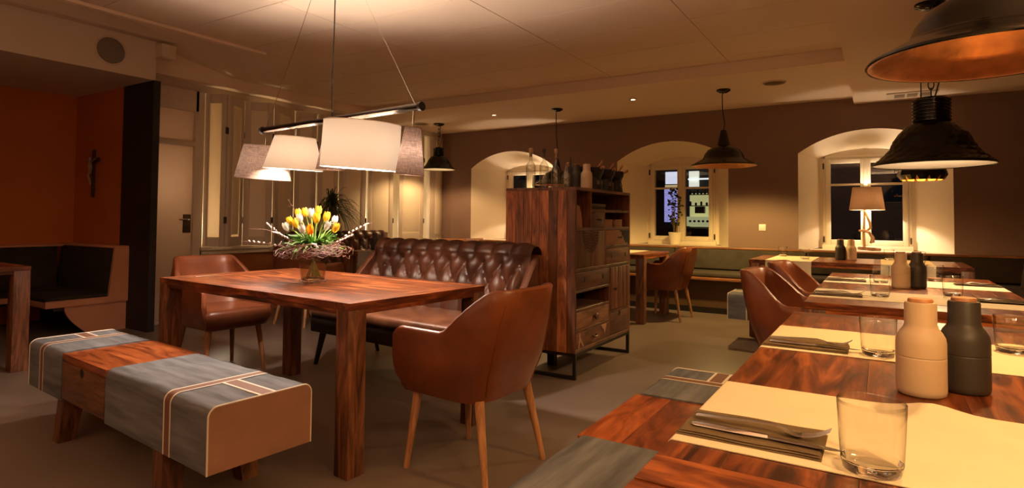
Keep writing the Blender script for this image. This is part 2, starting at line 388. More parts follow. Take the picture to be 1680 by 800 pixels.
for k, ((a, b), (c, d)) in enumerate(NICHES):
    o1 = arch(a, b, ZS0, 1.96, 2.21); o2 = arch(c, d, ZS0+.02, 1.93, 2.04)
    bm = B(); A = [bm.verts.new((p[0], YB, p[1])) for p in o1]; D = [bm.verts.new((p[0], YW, p[1])) for p in o2]
    for i in range(len(A)):
        if i == 0: continue
        j = (i+1) % len(A); bm.faces.new((A[i], A[j], D[j], D[i]))
    struct('niche_reveal', bm, NICHEM, wb)
    fx0, fx1, fz0, fz1 = c+.045, d-.045, ZS0+.03, 1.95
    bm = B(); wall_with_holes(bm, o2, [[(fx0, fz0), (fx1, fz0), (fx1, fz1), (fx0, fz1)]], lambda p, q: (p, YW, q)); struct('niche_back', bm, NICHEM, wb, smooth=0)
    bm = B(); prism(bm, [(a, YB-.005), (b, YB-.005), (d, YW), (c, YW)], 'Z', ZS0-.03, ZS0+.012); struct('niche_sill', bm, CREAM, wb)
    # two-leaf window with one glazing bar per leaf
    w_ = struct_empty('window_%d' % (k+1)); y0 = YW-.03; y1 = YW+.05
    m_ = (fx0+fx1)/2; t = .055
    def bar(n_, x0_, z0_, x1_, z1_, yy0, yy1, bev=.006):
        bm = B(); span(bm, (x0_, yy0, z0_), (x1_, yy1, z1_), bev); return struct(n_, bm, CREAM, w_)
    bar('window_frame', fx0, fz0, fx0+.03, fz1, y0, y1); bar('window_frame', fx1-.03, fz0, fx1, fz1, y0, y1)
    bar('window_frame', fx0, fz1-.035, fx1, fz1, y0, y1); bar('window_frame', fx0-.015, fz0-.03, fx1+.015, fz0+.035, y0-.02, y1)
    for s0, s1 in ((fx0+.03, m_), (m_, fx1-.03)):
        zb, zt = fz0+.035, fz1-.035
        bar('sash', s0, zb, s0+t, zt, y0-.012, y1-.02); bar('sash', s1-t, zb, s1, zt, y0-.012, y1-.02)
        bar('sash', s0+t, zb, s1-t, zb+t+.01, y0-.012, y1-.02); bar('sash', s0+t, zt-t, s1-t, zt, y0-.012, y1-.02)
        zg = zb+(zt-zb)*.70
        bar('glazing_bar', s0+t, zg-.013, s1-t, zg+.013, y0-.006, y1-.03, .004)
        for q0, q1 in ((zb+t+.01, zg-.013), (zg+.013, zt-t)):
            bm = B(); span(bm, (s0+t-.003, YW-.002, q0-.003), (s1-t+.003, YW+.002, q1+.003)); o = struct('pane', bm, pane_glass(), w_, smooth=0)
    bm = B(); span(bm, (m_-.022, y0-.026, fz0+.04), (m_+.022, y0-.006, fz1-.04), .008); struct('meeting_bead', bm, CREAM, w_)
    for hx in (fx0+.006, fx1-.006):
        for hz in (fz0+.10, fz1-.12):
            bm = B(); box(bm, (hx, y0-.008, hz), (.018, .02, .075), .004); struct('hinge', bm, IRON, w_)
    WINS.append((fx0, fx1, fz0, fz1, m_))
bm = B(); span(bm, (XL-.3, YW+.06, 0), (XR, YW+.12, ZS0)); struct('parapet', bm, BLACKP, wb)
# --- shutter wall: apron below, sill, posts, a lit bay behind the shutters
wl = struct_empty('wall_left')
bm = B(); span(bm, (XL-.1, 3.72, 0), (XL, YB, .745)); struct('apron_face', bm, plain('rust_wall', (.30, .095, .022), .75), wl)
bm = B(); span(bm, (XL-.1, 3.05, 2.50), (XL, YB, 2.72)); struct('header', bm, plain('header_paint', (.50, .42, .33), .7), wl)
bm = B(); span(bm, (XL-.60, 3.74, .745), (XL+.055, YB-.005, .785), .006); struct('sill_board', bm, SHUT, wl)
bm = B(); span(bm, (XL-.1, 3.74, .700), (XL+.03, YB-.005, .745), .004); struct('sill_board', bm, SHUT, wl)
bm = B(); span(bm, (XL-.70, 3.05, .0), (XL-.60, YB, 2.72)); struct('bay_back', bm, CREAM, wl)
bm = B(); span(bm, (XL-.70, 3.05, 2.50), (XL-.1, YB, 2.72)); struct('bay_ceiling', bm, CREAM, wl)
bm = B(); span(bm, (XL-.60, 3.66, 0), (XL-.1, 3.72, 2.5)); struct('bay_side', bm, CREAM, wl)
bm = B(); span(bm, (XL-.60, YB-.06, 0), (XL-.1, YB, 2.5)); struct('bay_side', bm, CREAM, wl)
bm = B(); span(bm, (XL-.06, 3.66, 0), (XL+.03, 3.765, 2.50), .006); struct('door_post', bm, SHUT, wl)
bm = B(); span(bm, (XL-.05, 7.66, .785), (XL+.025, 7.985, 2.50), .006); struct('end_panel', bm, SHUT, wl)
bm = B(); span(bm, (XL-.05, 7.80, .86), (XL+.032, 7.93, 2.42), .006); struct('end_panel_field', bm, SHUTP, wl)
for y_ in (4.3, 5.6, 6.9):
    lamp('bay_light', (XL-.42, y_, 1.0), 6.5, (1, .80, .55), .05)
# folding leaves: HP is the zigzag of hinge points seen from above (x, y)
HP = [(XL-.02, 3.79), (XL+.21, 3.93), (XL-.02, 4.27), (XL+.22, 4.52), (XL-.02, 4.98), (XL+.10, 5.26), (XL-.02, 5.72), (XL+.02, 6.22)]
leaves = [(HP[i], HP[i+1]) for i in range(len(HP)-1)] + [((XL-.01, 6.26), (XL-.01, 6.82)), ((XL-.01, 6.93), (XL-.01, 7.54))]
SW = ['narrow folded leaf beside the door, turned edge-on', 'second leaf from the door, folded back to the wall', 'wide pale leaf facing the grey table lamp shade', 'fourth leaf from the door, folded back behind the lamp', 'broad leaf behind the white drum shades', 'leaf folded away behind the spiky house plant', 'leaf standing behind the spiky house plant', 'flat closed leaf next to the plant', 'flat closed leaf next to the corner of the room']
LIT = shade_cloth('frosted_insert', (.84, .75, .62), .75)
for i, (p, q) in enumerate(leaves):
    P, Q = Vector((p[0], p[1], 0)), Vector((q[0], q[1], 0)); ln = (Q-P).length; ang = math.atan2(Q.y-P.y, Q.x-P.x)
    lf = thing('shutter', 'cream painted folding window shutter, ' + (SW[i] if i < len(SW) else 'tall flat leaf closing the row'), 'shutter', (P.x, P.y, .785), math.degrees(ang), 'folding shutters along the window bay')
    h = 1.708; e = .014; st = min(.085, ln*.2)
    for n_, a_, b_ in (('stile', (e, -.017, .003), (e+st, .017, h)), ('stile', (ln-e-st, -.017, .003), (ln-e, .017, h)), ('rail', (e+st, -.017, .003), (ln-e-st, .017, .11)), ('rail', (e+st, -.017, h-.10), (ln-e-st, .017, h))):
        bm = B(); span(bm, a_, b_, .003); obj(n_, bm, SHUT, lf)
    bm = B(); span(bm, (e+st-.004, -.009, .105), (ln-e-st+.004, .009, h-.095)); obj('field', bm, LIT if i < 2 else SHUTP, lf, smooth=0)
    bm = B(); span(bm, (e+st+.02, -.013, .135), (ln-e-st-.02, .013, h-.125), .004); 
    if ln > .4: obj('raised_field', bm, SHUTP, lf)
    else: bm.free()
    for hz in (.30, 1.30):
        for sd in (-1, 1):
            bm = B(); box(bm, (ln-e+.004, sd*.016, hz), (.022, .010, .075), .003); obj('hinge', bm, IRON, lf)
# --- frosted glass door with a fanlight, in the shutter wall beside the partition
dr = struct_empty('door_1')
bm = B(); span(bm, (XL-.05, 3.10, 0), (XL+.03, 3.16, 2.32), .005); struct('door_frame', bm, SHUT, dr)
bm = B(); span(bm, (XL-.05, 3.10, 2.27), (XL+.03, 3.70, 2.50), .005); struct('door_frame', bm, SHUT, dr)
bm = B(); span(bm, (XL-.05, 3.10, 1.885), (XL+.035, 3.67, 1.945), .005); struct('transom_bar', bm, SHUT, dr)
FROST = shade_cloth('frosted_door_glass', (.72, .62, .50), .42)
lamp('door_fill_light', (XL-.42, 3.36, 1.5), 6.0, (1, .80, .62), .08)  # added behind the door to brighten its frosted glass
bm = B(); span(bm, (XL-.03, 3.15, 1.94), (XL-.01, 3.67, 2.28)); struct('pane', bm, FROST, dr)
bm = B(); span(bm, (XL-.03, 3.15, .02), (XL+.005, 3.655, 1.885), .003); struct('door_leaf', bm, FROST, dr)
bm = B(); box(bm, (XL+.012, 3.60, 1.045), (.014, .085, .20), .006); pl = struct('lock_plate', bm, plain('bronze_lock_plate', (.12, .085, .06), .35, metal=.7), dr)
bm = B(); tube(bm, [(XL+.015, 3.60, 1.09), (XL+.055, 3.60, 1.09), (XL+.062, 3.585, 1.09), (XL+.062, 3.49, 1.088)], .009); struct('door_handle', bm, CHROME, pl)
bm = B(); box(bm, (XL+.02, 3.60, 1.00), (.004, .012, .026), .001); struct('keyhole', bm, BLACKM, pl)
bm = B(); span(bm, (XL-.1, 3.05, -.01), (XL+.02, 3.66, .012)); struct('threshold', bm, SHUT, dr)
# --- beyond the middle window: a kitchen added outside, in place of its reflection in the panes
kt = thing('reflected_kitchen', 'added kitchen with stove and blue screen, standing in for a reflection in the middle window', 'kitchen', (0, 10.6, 0))
bm = B(); span(bm, (-4.4, .30, 0), (-1.2, .40, 2.6)); obj('wall', bm, BLACKP, kt)
YG = glow('kitchen_tile_glow', (.62, .60, .26), .42); BLU = (.16, .16, .55)  # light on tiles, hood edge and stove front put into their own glow
mb, nt, p = nodes_of('blue_screen'); tcn = nt.nodes.new('ShaderNodeTexCoord'); br = nt.nodes.new('ShaderNodeTexBrick')
br.inputs['Scale'].default_value = 14; br.inputs['Color1'].default_value = (.06, .05, .45, 1); br.inputs['Color2'].default_value = (.16, .14, .85, 1); br.inputs['Mortar'].default_value = (.85, .85, 1, 1); br.inputs['Mortar Size'].default_value = .03
mpn = nt.nodes.new('ShaderNodeMapping'); mpn.inputs['Rotation'].default_value = (PI/2, 0, 0); nt.links.new(tcn.outputs['Object'], mpn.inputs[0]); nt.links.new(mpn.outputs[0], br.inputs['Vector'])
nt.links.new(br.outputs['Color'], p.inputs['Emission Color']); p.inputs['Emission Strength'].default_value = .55; p.inputs['Base Color'].default_value = (.02, .02, .05, 1)
bm = B(); span(bm, (-3.36, .10, 1.10), (-3.10, .13, 1.70)); obj('screen', bm, mb, kt)
bm = B(); span(bm, (-3.40, .20, 1.06), (-3.37, .24, 2.05)); obj('mullion', bm, BLACKM, kt)
bm = B(); span(bm, (-3.36, .16, 1.80), (-3.10, .20, 2.02)); obj('ceiling_light', bm, glow('kitchen_ceiling_glow', (.62, .64, .78), .7), kt)
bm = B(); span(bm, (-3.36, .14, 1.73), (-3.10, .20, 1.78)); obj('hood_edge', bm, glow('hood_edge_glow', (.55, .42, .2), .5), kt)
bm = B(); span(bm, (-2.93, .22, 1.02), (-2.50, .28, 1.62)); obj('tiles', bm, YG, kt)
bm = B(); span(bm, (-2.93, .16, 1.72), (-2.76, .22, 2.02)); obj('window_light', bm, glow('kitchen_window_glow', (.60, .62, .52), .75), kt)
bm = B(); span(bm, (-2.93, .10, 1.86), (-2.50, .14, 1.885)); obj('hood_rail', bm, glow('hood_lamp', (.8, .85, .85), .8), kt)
for z_, n_ in ((1.60, 7), (1.40, 5)):
    bm = B(); span(bm, (-2.93, .06, z_-.012), (-2.50, .22, z_)); obj('shelf', bm, BLACKM, kt)
    for i in range(n_):
        jx = -2.90+.38*i/(n_-1)+.01; jh = .05+.05*random.random()
        bm = B(); lathe(bm, [(0, 0), (.018, 0), (.02, jh*.7), (.012, jh), (0, jh)], 8, Matrix.Translation((jx, .12, z_))); j_ = obj('jar', bm, plain('kitchen_jar', (.05, .06, .04), .4), kt)
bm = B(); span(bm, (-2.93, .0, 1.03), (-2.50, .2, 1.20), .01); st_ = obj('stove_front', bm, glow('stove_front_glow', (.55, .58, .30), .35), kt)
for i in range(5):
    bm = B(); tube(bm, [(-2.86+.075*i, .0, 1.12), (-2.86+.075*i, -.03, 1.12)], .02); obj('knob', bm, BLACKM, st_)
bm = B(); span(bm, (-2.78, -.02, 1.26), (-2.62, .1, 1.38), .01); obj('pot', bm, plain('dark_pot', (.05, .04, .05), .4), kt)
bm = B(); span(bm, (-4.4, -.05, 0), (-1.2, .3, 1.0)); obj('counter', bm, BLACKM, kt)
bm = B(); span(bm, (-4.2, -1.5, -.1), (-1.2, .3, 0)); obj('kitchen_floor', bm, BLACKP, kt)
# --- small fixtures
def disc_grille(name, loc, r, axis, col, label):
    t = thing(name, label, 'speaker', loc)
    if axis == 'X': t.rotation_euler = (0, PI/2, 0)
    else: t.rotation_euler = (PI, 0, 0)
    bm = B(); lathe(bm, [(r*.88, .002), (r*.90, .012), (r*.99, .010), (r, 0)], 40); obj('rim', bm, plain(name+'_rim_paint', (.58, .47, .35), .6), t)
    bm = B(); lathe(bm, [(0, .008), (r*.5, .0075), (r*.88, .004), (r*.89, .001)], 40); obj('grille', bm, plain(name+'_mesh', col, .8, bump=.6, bscale=300), t)
    return t
disc_grille('wall_speaker', (-6.02, 2.645, 2.645-.0), .135, 'X', (.20, .165, .12), 'round flush speaker in the soffit face above the orange niche')
a_ = disc_grille('ceiling_speaker', (-.93, 6.68, ZB), .115, 'Z', (.17, .11, .06), 'round flush speaker in the ceiling between the copper pendant and the lowered strip')
b_ = disc_grille('ceiling_speaker', (-5.98, 6.95, ZB), .115, 'Z', (.17, .11, .06), 'round flush speaker in the ceiling near the shutters, beside the ribbed pendant')
for (x_, y_), lb in (((-4.56, 6.84), 'small recessed spotlight in the ceiling before the first window niche'), ((-2.51, 6.77), 'small recessed spotlight in the ceiling before the middle window niche')):
    t = thing('downlight', lb, 'light', (x_, y_, ZB), 0, 'recessed ceiling spots')
    bm = B(); lathe(bm, [(.030, -.012), (.034, -.014), (.046, -.006), (.048, 0)], 24); obj('ring', bm, CHROME, t)
    bm = B(); lathe(bm, [(0, -.006), (.030, -.006)], 20); obj('bulb', bm, glow('downlight_glow', (1, .86, .62), 14), t)
    lamp('downlight_beam', (x_, y_, ZB-.03), 9, (1, .68, .36), .03, 'SPOT', (0, 0, 0), math.radians(95), .7)
vt = thing('ceiling_vent', 'cream ventilation grille set at the edge of the lowered ceiling strip by the window wall', 'vent', (.30, 7.66, ZR))
bm = B(); box(bm, (0, 0, -.006), (.46, .30, .012), .004); obj('frame', bm, SOF, vt)
for i in range(3):
    bm = B(); box(bm, (-.11+.115*i, -.0, -.010), (.095, .20, .008), .002); obj('slot', bm, plain('vent_slot', (.22, .15, .09), .7), vt)
sw = thing('light_switch', 'white square light switch on the wall between the middle and last window niche', 'switch', (-1.26, YB, 1.048))
bm = B(); box(bm, (0, -.005, 0), (.082, .010, .082), .004); pl = obj('plate', bm, WENAMEL, sw)
bm = B(); box(bm, (0, -.012, 0), (.055, .006, .055), .002, (.06, 0, 0)); obj('rocker', bm, WENAMEL, pl)
# crucifix on the orange wall
cx_ = thing('crucifix', 'dark wooden crucifix with a pale figure hanging on the orange niche wall', 'crucifix', (-7.19, 3.04, 1.32))
CRW = plain('crucifix_wood', (.035, .018, .010), .5); FIG = plain('crucifix_figure', (.30, .19, .12), .5)
bm = B(); box(bm, (0, -.012, .255), (.042, .022, .51), .003); obj('upright', bm, CRW, cx_)
bm = B(); box(bm, (0, -.016, .40), (.25, .020, .042), .003); obj('crossbar', bm, CRW, cx_)
bm = B()
tube(bm, [(.005, -.045, .17), (-.012, -.055, .22), (.004, -.047, .27), (0, -.045, .32), (0, -.05, .385)], [.012, .015, .018, .024, .016], 8)
for s_ in (-1, 1): tube(bm, [(s_*.01, -.045, .375), (s_*.05, -.042, .392), (s_*.105, -.035, .412)], [.012, .009, .006], 6)
tube(bm, [(.0, -.05, .385), (.005, -.055, .41), (.008, -.052, .425)], [.010, .017, .009], 8)
tube(bm, [(.005, -.045, .18), (.004, -.043, .13)], [.013, .009], 6); box(bm, (.001, -.048, .262), (.05, .03, .04), .012)
obj('figure', bm, FIG, cx_)
# ================================================================== BANQUETTES
OLIVE = cloth('olive_grey_upholstery', (.062, .052, .038), 400, .2)
DARKUP = cloth('dark_brown_upholstery', (.030, .021, .016), 400, .2)
bq = thing('banquette', 'long upholstered banquette with wooden rails under the three window niches', 'bench', (0, 0, 0))
bm = B(); span(bm, (-5.5, 7.86, .765), (XR-.01, 7.99, .79), .006); obj('top_rail', bm, WRAIL, bq)
bm = B(); span(bm, (-5.5, 7.36, .405), (XR-.01, 7.97, .44), .006); obj('seat_board', bm, WRAIL, bq)
bm = B(); span(bm, (-5.5, 7.47, 0), (XR-.01, 7.50, .405)); obj('kick_panel', bm, plain('kick_panel_paint', (.10, .055, .025), .6), bq)
bm = B(); span(bm, (-5.5, 7.46, 0), (XR-.01, 7.472, .07)); obj('plinth', bm, BLACKM, bq)
segs = [-5.48, -4.0, -2.33, -.75, .45, XR-.02]
for i in range(5):
    bm = B(); span(bm, (segs[i]+.003, 7.385, .44), (segs[i+1]-.003, 7.86, .50), .02, 3); obj('seat_cushion', bm, OLIVE if i < 3 else DARKUP, bq)
    bm = B(); box(bm, ((segs[i]+segs[i+1])/2, 7.88, .63), (segs[i+1]-segs[i]-.006, .10, .26), .02, (-.16, 0, 0), 3); obj('backrest', bm, OLIVE if i < 3 else DARKUP, bq)
bx2 = thing('banquette', 'dark upholstered banquette along the side wall beside the set tables', 'bench', (0, 0, 0))
bm = B(); span(bm, (1.28, 2.9, .765), (XR-.005, 7.3, .79), .006); obj('top_rail', bm, WRAIL, bx2)
bm = B(); span(bm, (.78, 2.9, .405), (1.30, 7.3, .44), .006); obj('seat_board', bm, WRAIL, bx2)
bm = B(); span(bm, (.88, 2.9, 0), (.91, 7.3, .405)); obj('kick_panel', bm, MATS['kick_panel_paint'], bx2)
for a_, b_ in ((2.9, 5.0), (5.0, 7.3)):
    bm = B(); span(bm, (.80, a_+.003, .44), (1.2, b_-.003, .50), .02, 3); obj('seat_cushion', bm, DARKUP, bx2)
    bm = B(); box(bm, (1.18, (a_+b_)/2, .63), (.11, b_-a_-.006, .27), .03, (0, .12, 0), 3); obj('backrest', bm, DARKUP, bx2)
# bench end box with the rail, in the corner by the shutters
eb = thing('bench_end', 'tan wooden end box of the banquette in the corner by the shutters', 'bench end', (0, 0, 0))
bm = B(); span(bm, (-6.05, 7.52, .0), (-5.53, 7.98, .80), .006); obj('box', bm, WRAIL, eb)
bm = B(); span(bm, (-5.53, 7.50, .05), (-5.505, 7.98, .815), .004); obj('end_board', bm, WRAIL, eb)
# niche banquette: along the partition and along the niche's back wall
nb = thing('corner_banquette', 'dark corner banquette with tan wooden end panel in the orange niche', 'bench')
prof = [(3.035, .80), (2.905, .80), (2.86, .335), (2.345, .335), (2.345, .275), (3.035, .275)]
bm = B(); prism(bm, prof, 'X', -6.43, -6.40); obj('end_panel', bm, WTAN, nb)
bm = B(); prism(bm, [(3.03, .275)]+[(2.50+.20*(1-math.cos(t)) if True else 0, .275-.275*t/(PI/2)) for t in [PI/2*i/10 for i in range(11)]]+[(3.03, 0)], 'X', -6.445, -6.42); obj('end_support', bm, WTAN, nb)
bm = B(); span(bm, (XN+.01, 2.905, .80), (-6.40, 3.035, .825), .004); obj('top_rail', bm, WTAN, nb)
bm = B(); span(bm, (XN+.01, -1.5, .79), (XN+.14, 2.9, .815), .004); obj('top_rail', bm, WTAN, nb)
bm = B(); span(bm, (XN+.6, 2.345, .275), (-6.43, 2.42, .325), .004); obj('seat_edge', bm, WTAN, nb)
bm = B(); span(bm, (-7.14, -1.5, .275), (-7.07, 2.4, .325), .004); obj('seat_edge', bm, WTAN, nb)
bm = B(); span(bm, (XN+.01, 2.42, .24), (-6.435, 2.95, .32)); obj('seat_base', bm, BLACKM, nb)
bm = B(); span(bm, (XN+.01, -1.5, .24), (-7.14, 2.42, .32)); obj('seat_base', bm, BLACKM, nb)
bm = B(); span(bm, (-7.1, 2.36, .32), (-6.44, 2.93, .365), .02, 3); obj('seat_cushion', bm, DARKUP, nb)
bm = B(); span(bm, (XN+.02, -1.5, .32), (-7.1, 2.93, .365), .02, 3); obj('seat_cushion', bm, DARKUP, nb)
bm = B(); box(bm, (-7.02, 2.93, .57), (1.15, .09, .46), .02, (-.10, 0, 0), 3); obj('backrest', bm, DARKUP, nb)
bm = B(); box(bm, (XN+.10, .7, .57), (.09, 4.3, .46), .02, (0, -.10, 0), 3); obj('backrest', bm, DARKUP, nb)
bm = B(); span(bm, (XN+.02, 2.75, 0), (-6.5, 3.03, .25)); obj('base_box', bm, BLACKM, nb)
# ================================================================== TABLES
TH = .752
def table(name, label, x, y, L, W, rz=0, along='X', leg=.092, group=None, legsel=None):
    """parsons table: planks inside a border of boards, a flush apron and four square legs; its length runs along its own x"""
    t = thing(name, label, 'table', (x, y, 0), rz, group)
    a, b = L/2, W/2; th = .032; bd = .10; g = .0006
    for n_, p, q, m in (('plank', (-a, -b, TH-th), (-a+bd-g, b, TH), WTOPY), ('plank', (a-bd+g, -b, TH-th), (a, b, TH), WTOPY),
                        ('plank', (-a+bd, -b, TH-th), (a-bd, -b+bd-g, TH), WTOPX), ('plank', (-a+bd, b-bd+g, TH-th), (a-bd, b, TH), WTOPX)):
        bm = B(); span(bm, p, q, .0012, 1); obj(n_, bm, m, t)
    n = 4; w_ = (W-2*bd)/n
    for i in range(n):
        bm = B(); span(bm, (-a+bd+g/2, -b+bd+w_*i+g/2, TH-th), (a-bd-g/2, -b+bd+w_*(i+1)-g/2, TH-.0003)); obj('plank', bm, WTOPX, t)
    ah = .022
    for p, q, m in (((-a+.002, -b+.002, TH-th-ah), (a-.002, -b+.03, TH-th), WTOPX), ((-a+.002, b-.03, TH-th-ah), (a-.002, b-.002, TH-th), WTOPX),
                    ((-a+.002, -b+.03, TH-th-ah), (-a+.03, b-.03, TH-th), WTOPY), ((a-.03, -b+.03, TH-th-ah), (a-.002, b-.03, TH-th), WTOPY)):
        bm = B(); span(bm, p, q, .002, 1); obj('apron', bm, m, t)
    for sx in (-1, 1):
        for sy in (-1, 1):
            bm = B(); span(bm, (sx*a, sy*b, 0), (sx*(a-leg), sy*(b-leg), TH-th), .004); obj('leg', bm, WLEG, t)
    return t
table('dining_table', 'large walnut-red wooden table with the tulip vase under the hanging drum lamp', -2.79, 2.335, 1.77, .93, -4)
RX = .1475   # middle of the row of set tables
table('dining_table', 'set wooden table with the big pale and dark pepper mills close to the camera', RX, 1.77, 1.88, .905, 90, group=None)
table('dining_table', 'second set wooden table of the row, under the ribbed black pendant lamp', RX, 4.01, 1.90, .905, 90)
table('dining_table', 'set wooden table standing crosswise before the window with the shaded lamp', -.22, 6.62, 1.76, .86, 0)
table('dining_table', 'bare wooden table at the near end of the row, only its corner in view', RX, .01, 1.62, .905, 90)
table('dining_table', 'wooden table behind the tall patchwork cabinet, one leather chair at its end', -3.05, 6.66, 1.75, .90, 0)
table('dining_table', 'dark wooden table with a grey runner beside the tufted sofa along the shutters', -4.74, 5.45, 1.45, .85, 90)
table('dining_table', 'small wooden table in the far corner between shutters and banquette', -5.05, 6.98, 1.25, .60, 0)
table('dining_table', 'wooden table in front of the dark niche banquette, cut by the picture edge', -6.18, 1.30, 1.85, 1.0, 0) if False else table('dining_table', 'wooden table in front of the dark niche banquette', -6.13, 1.37, 1.76, .92, 0, leg=.10)

# ================================================================== BENCHES with two padded ends and a wooden drawer section
def ribbon(bm, prof, y0, y1, off=.0018, th=.0015):
    """strap laid over a profile of (y, z) points, between x = y0 and x = y1"""
    n = len(prof); nrm = []
    for i in range(n):
        a = Vector(prof[max(0, i-1)]); b = Vector(prof[min(n-1, i+1)]); d = (b-a).normalized(); nrm.append(Vector((d.y, -d.x)))
    out = [Vector(p)-nrm[i]*(-off) for i, p in enumerate(prof)]
    rows = []
    for i in range(n):
        o = Vector(prof[i])+nrm[i]*off
        rows.append([bm.verts.new((y0, o.x, o.y)), bm.verts.new((y1, o.x, o.y))])
    for a, b in zip(rows, rows[1:]): bm.faces.new((a[0], a[1], b[1], b[0]))
def pad_profile(w_, z0, z1, r=.035):
    """front bottom, up the front, over the top, down the back"""
    p = [(-w_/2, z0)]
    for i in range(7):
        t = PI/2*i/6; p.append((-w_/2+r-r*math.cos(t), z1-r+r*math.sin(t)))
    for i in range(7):
        t = PI/2*i/6; p.append((w_/2-r+r*math.sin(t), z1-r+r*math.cos(t)))
    p.append((w_/2, z0)); return p[::-1]
def bench(label, x, y, rz, L=1.88, W=.415, z0=.222, z1=.455, wood0=-.47, wood1=.06):
    t = thing('bench', label, 'bench', (x, y, 0), rz, 'grey padded benches with a wooden drawer')
    a = L/2
    pr_ = pad_profile(W, z0, z1)
    for x0, x1, sx in ((-a, wood0, -1), (wood1, a, 1)):
        bm = B(); vs0 = [bm.verts.new((x0, p[0], p[1])) for p in pr_]; mids = []
        ns = 12; rows = [vs0]
        for i in range(1, ns+1):
            xx = x0+(x1-x0)*i/ns
            rows.append([bm.verts.new((xx, p[0], p[1]+(.0025*math.sin(i*2.1+k*.9) if 0 < i < ns and 3 < k < 12 else 0))) for k, p in enumerate(pr_)])
        for ra, rb in zip(rows, rows[1:]):
            for k in range(len(pr_)): bm.faces.new((ra[k], ra[(k+1) % len(pr_)], rb[(k+1) % len(pr_)], rb[k]))
        bm.faces.new(rows[0]); bm.faces.new(rows[-1][::-1])
        pad = obj('pad', bm, GREY, t)
        xe = x0 if sx < 0 else x1            # outer end
        bm = B(); vs = [bm.verts.new((xe+sx*.002, p[0]*.992, z0+(p[1]-z0)*.99)) for p in pr_]; bm.faces.new(vs); obj('end_panel', bm, TANVINYL, pad, label='tan leather end panel')
        bm = B(); tube(bm, [(xe+sx*.001, p[0], p[1]) for p in pr_], .0035, 6); obj('piping', bm, PIPE, pad, label='cream piping')
        # cross stripe over top and sides, and the stripe that meets it from the end
        d = (.30 if sx > 0 else .19); c0 = xe-sx*d
        for o_, w2, m, nm in ((-.030, .010, PIPE, 'cream_stripe'), (.020, .010, PIPE, 'cream_stripe'), (-.019, .038, BAND, 'brown_stripe')):
            bm = B(); ribbon(bm, pr_, c0+o_, c0+o_+w2); obj(nm, bm, m, pad)
        top = z1+.0022; e0, e1 = sorted((xe, c0+sx*.030))
        for o_, w2, m, nm in ((-.035, .010, PIPE, 'cream_stripe'), (.025, .010, PIPE, 'cream_stripe'), (-.024, .048, BAND, 'brown_stripe')):
            bm = B(); span(bm, (e0, o_+.02, z1-.002), (e1, o_+.02+w2, top)); obj(nm, bm, m, pad)
    bm = B(); span(bm, (wood0+.004, -W/2+.012, z0+.005), (wood1-.004, W/2-.012, z1-.035), .003); cs = obj('drawer_case', bm, WBENX, t)
    for i in range(3):
        w_ = (W-.006)/3
        bm = B(); span(bm, (wood0+.003, -W/2+.003+w_*i, z1-.035), (wood1-.003, -W/2+.003+w_*(i+1), z1-.006)); obj('plank', bm, WBENX, t)
    bm = B(); span(bm, (wood0+.012, -W/2-.001, z0+.012), (wood1-.012, -W/2+.012, z1-.046), .003); dw = obj('drawer_front', bm, wood('drawer_wood', (.05, .02, .009), (.105, .045, .02), (.16, .07, .032), 'X', 1, .5), t)
    bm = B(); lathe(bm, [(0, 0), (.022, 0)], 16, Matrix.Translation(((wood0+wood1)/2, -W/2-.0018, z1-.062)) @ Matrix.Rotation(PI/2, 4, 'X')); obj('finger_hole', bm, BLACKM, dw)
    for sx in (-1, 1):
        for sy in (-1, 1):
            bm = B(); cxx, cyy = sx*(a-.42), sy*(W/2-.065); s0, s1 = .045, .036
            v0 = [bm.verts.new((cxx+sx*.035+dx*s1, cyy+sy*.02+dy*s1, 0)) for dx, dy in ((-1, -1), (1, -1), (1, 1), (-1, 1))]
            v1 = [bm.verts.new((cxx+dx*s0, cyy+dy*s0, z0+.006)) for dx, dy in ((-1, -1), (1, -1), (1, 1), (-1, 1))]
            bm.faces.new(v0[::-1]); bm.faces.new(v1)
            for k in range(4): bm.faces.new((v0[k], v0[(k+1) % 4], v1[(k+1) % 4], v1[k]))
            obj('leg', bm, WLEG, t)
    return t
b0 = bench('grey padded bench with reddish wooden drawer section beside the tulip table', -2.91, 1.49, -4.3)
dup(b0, 'grey padded bench pushed along the near set table, wooden middle in view', (-.605, 1.76, 0), -90)
dup(b0, 'grey padded bench under the crosswise table, only its piped end in view', (-.27, 5.96, 0), 0)

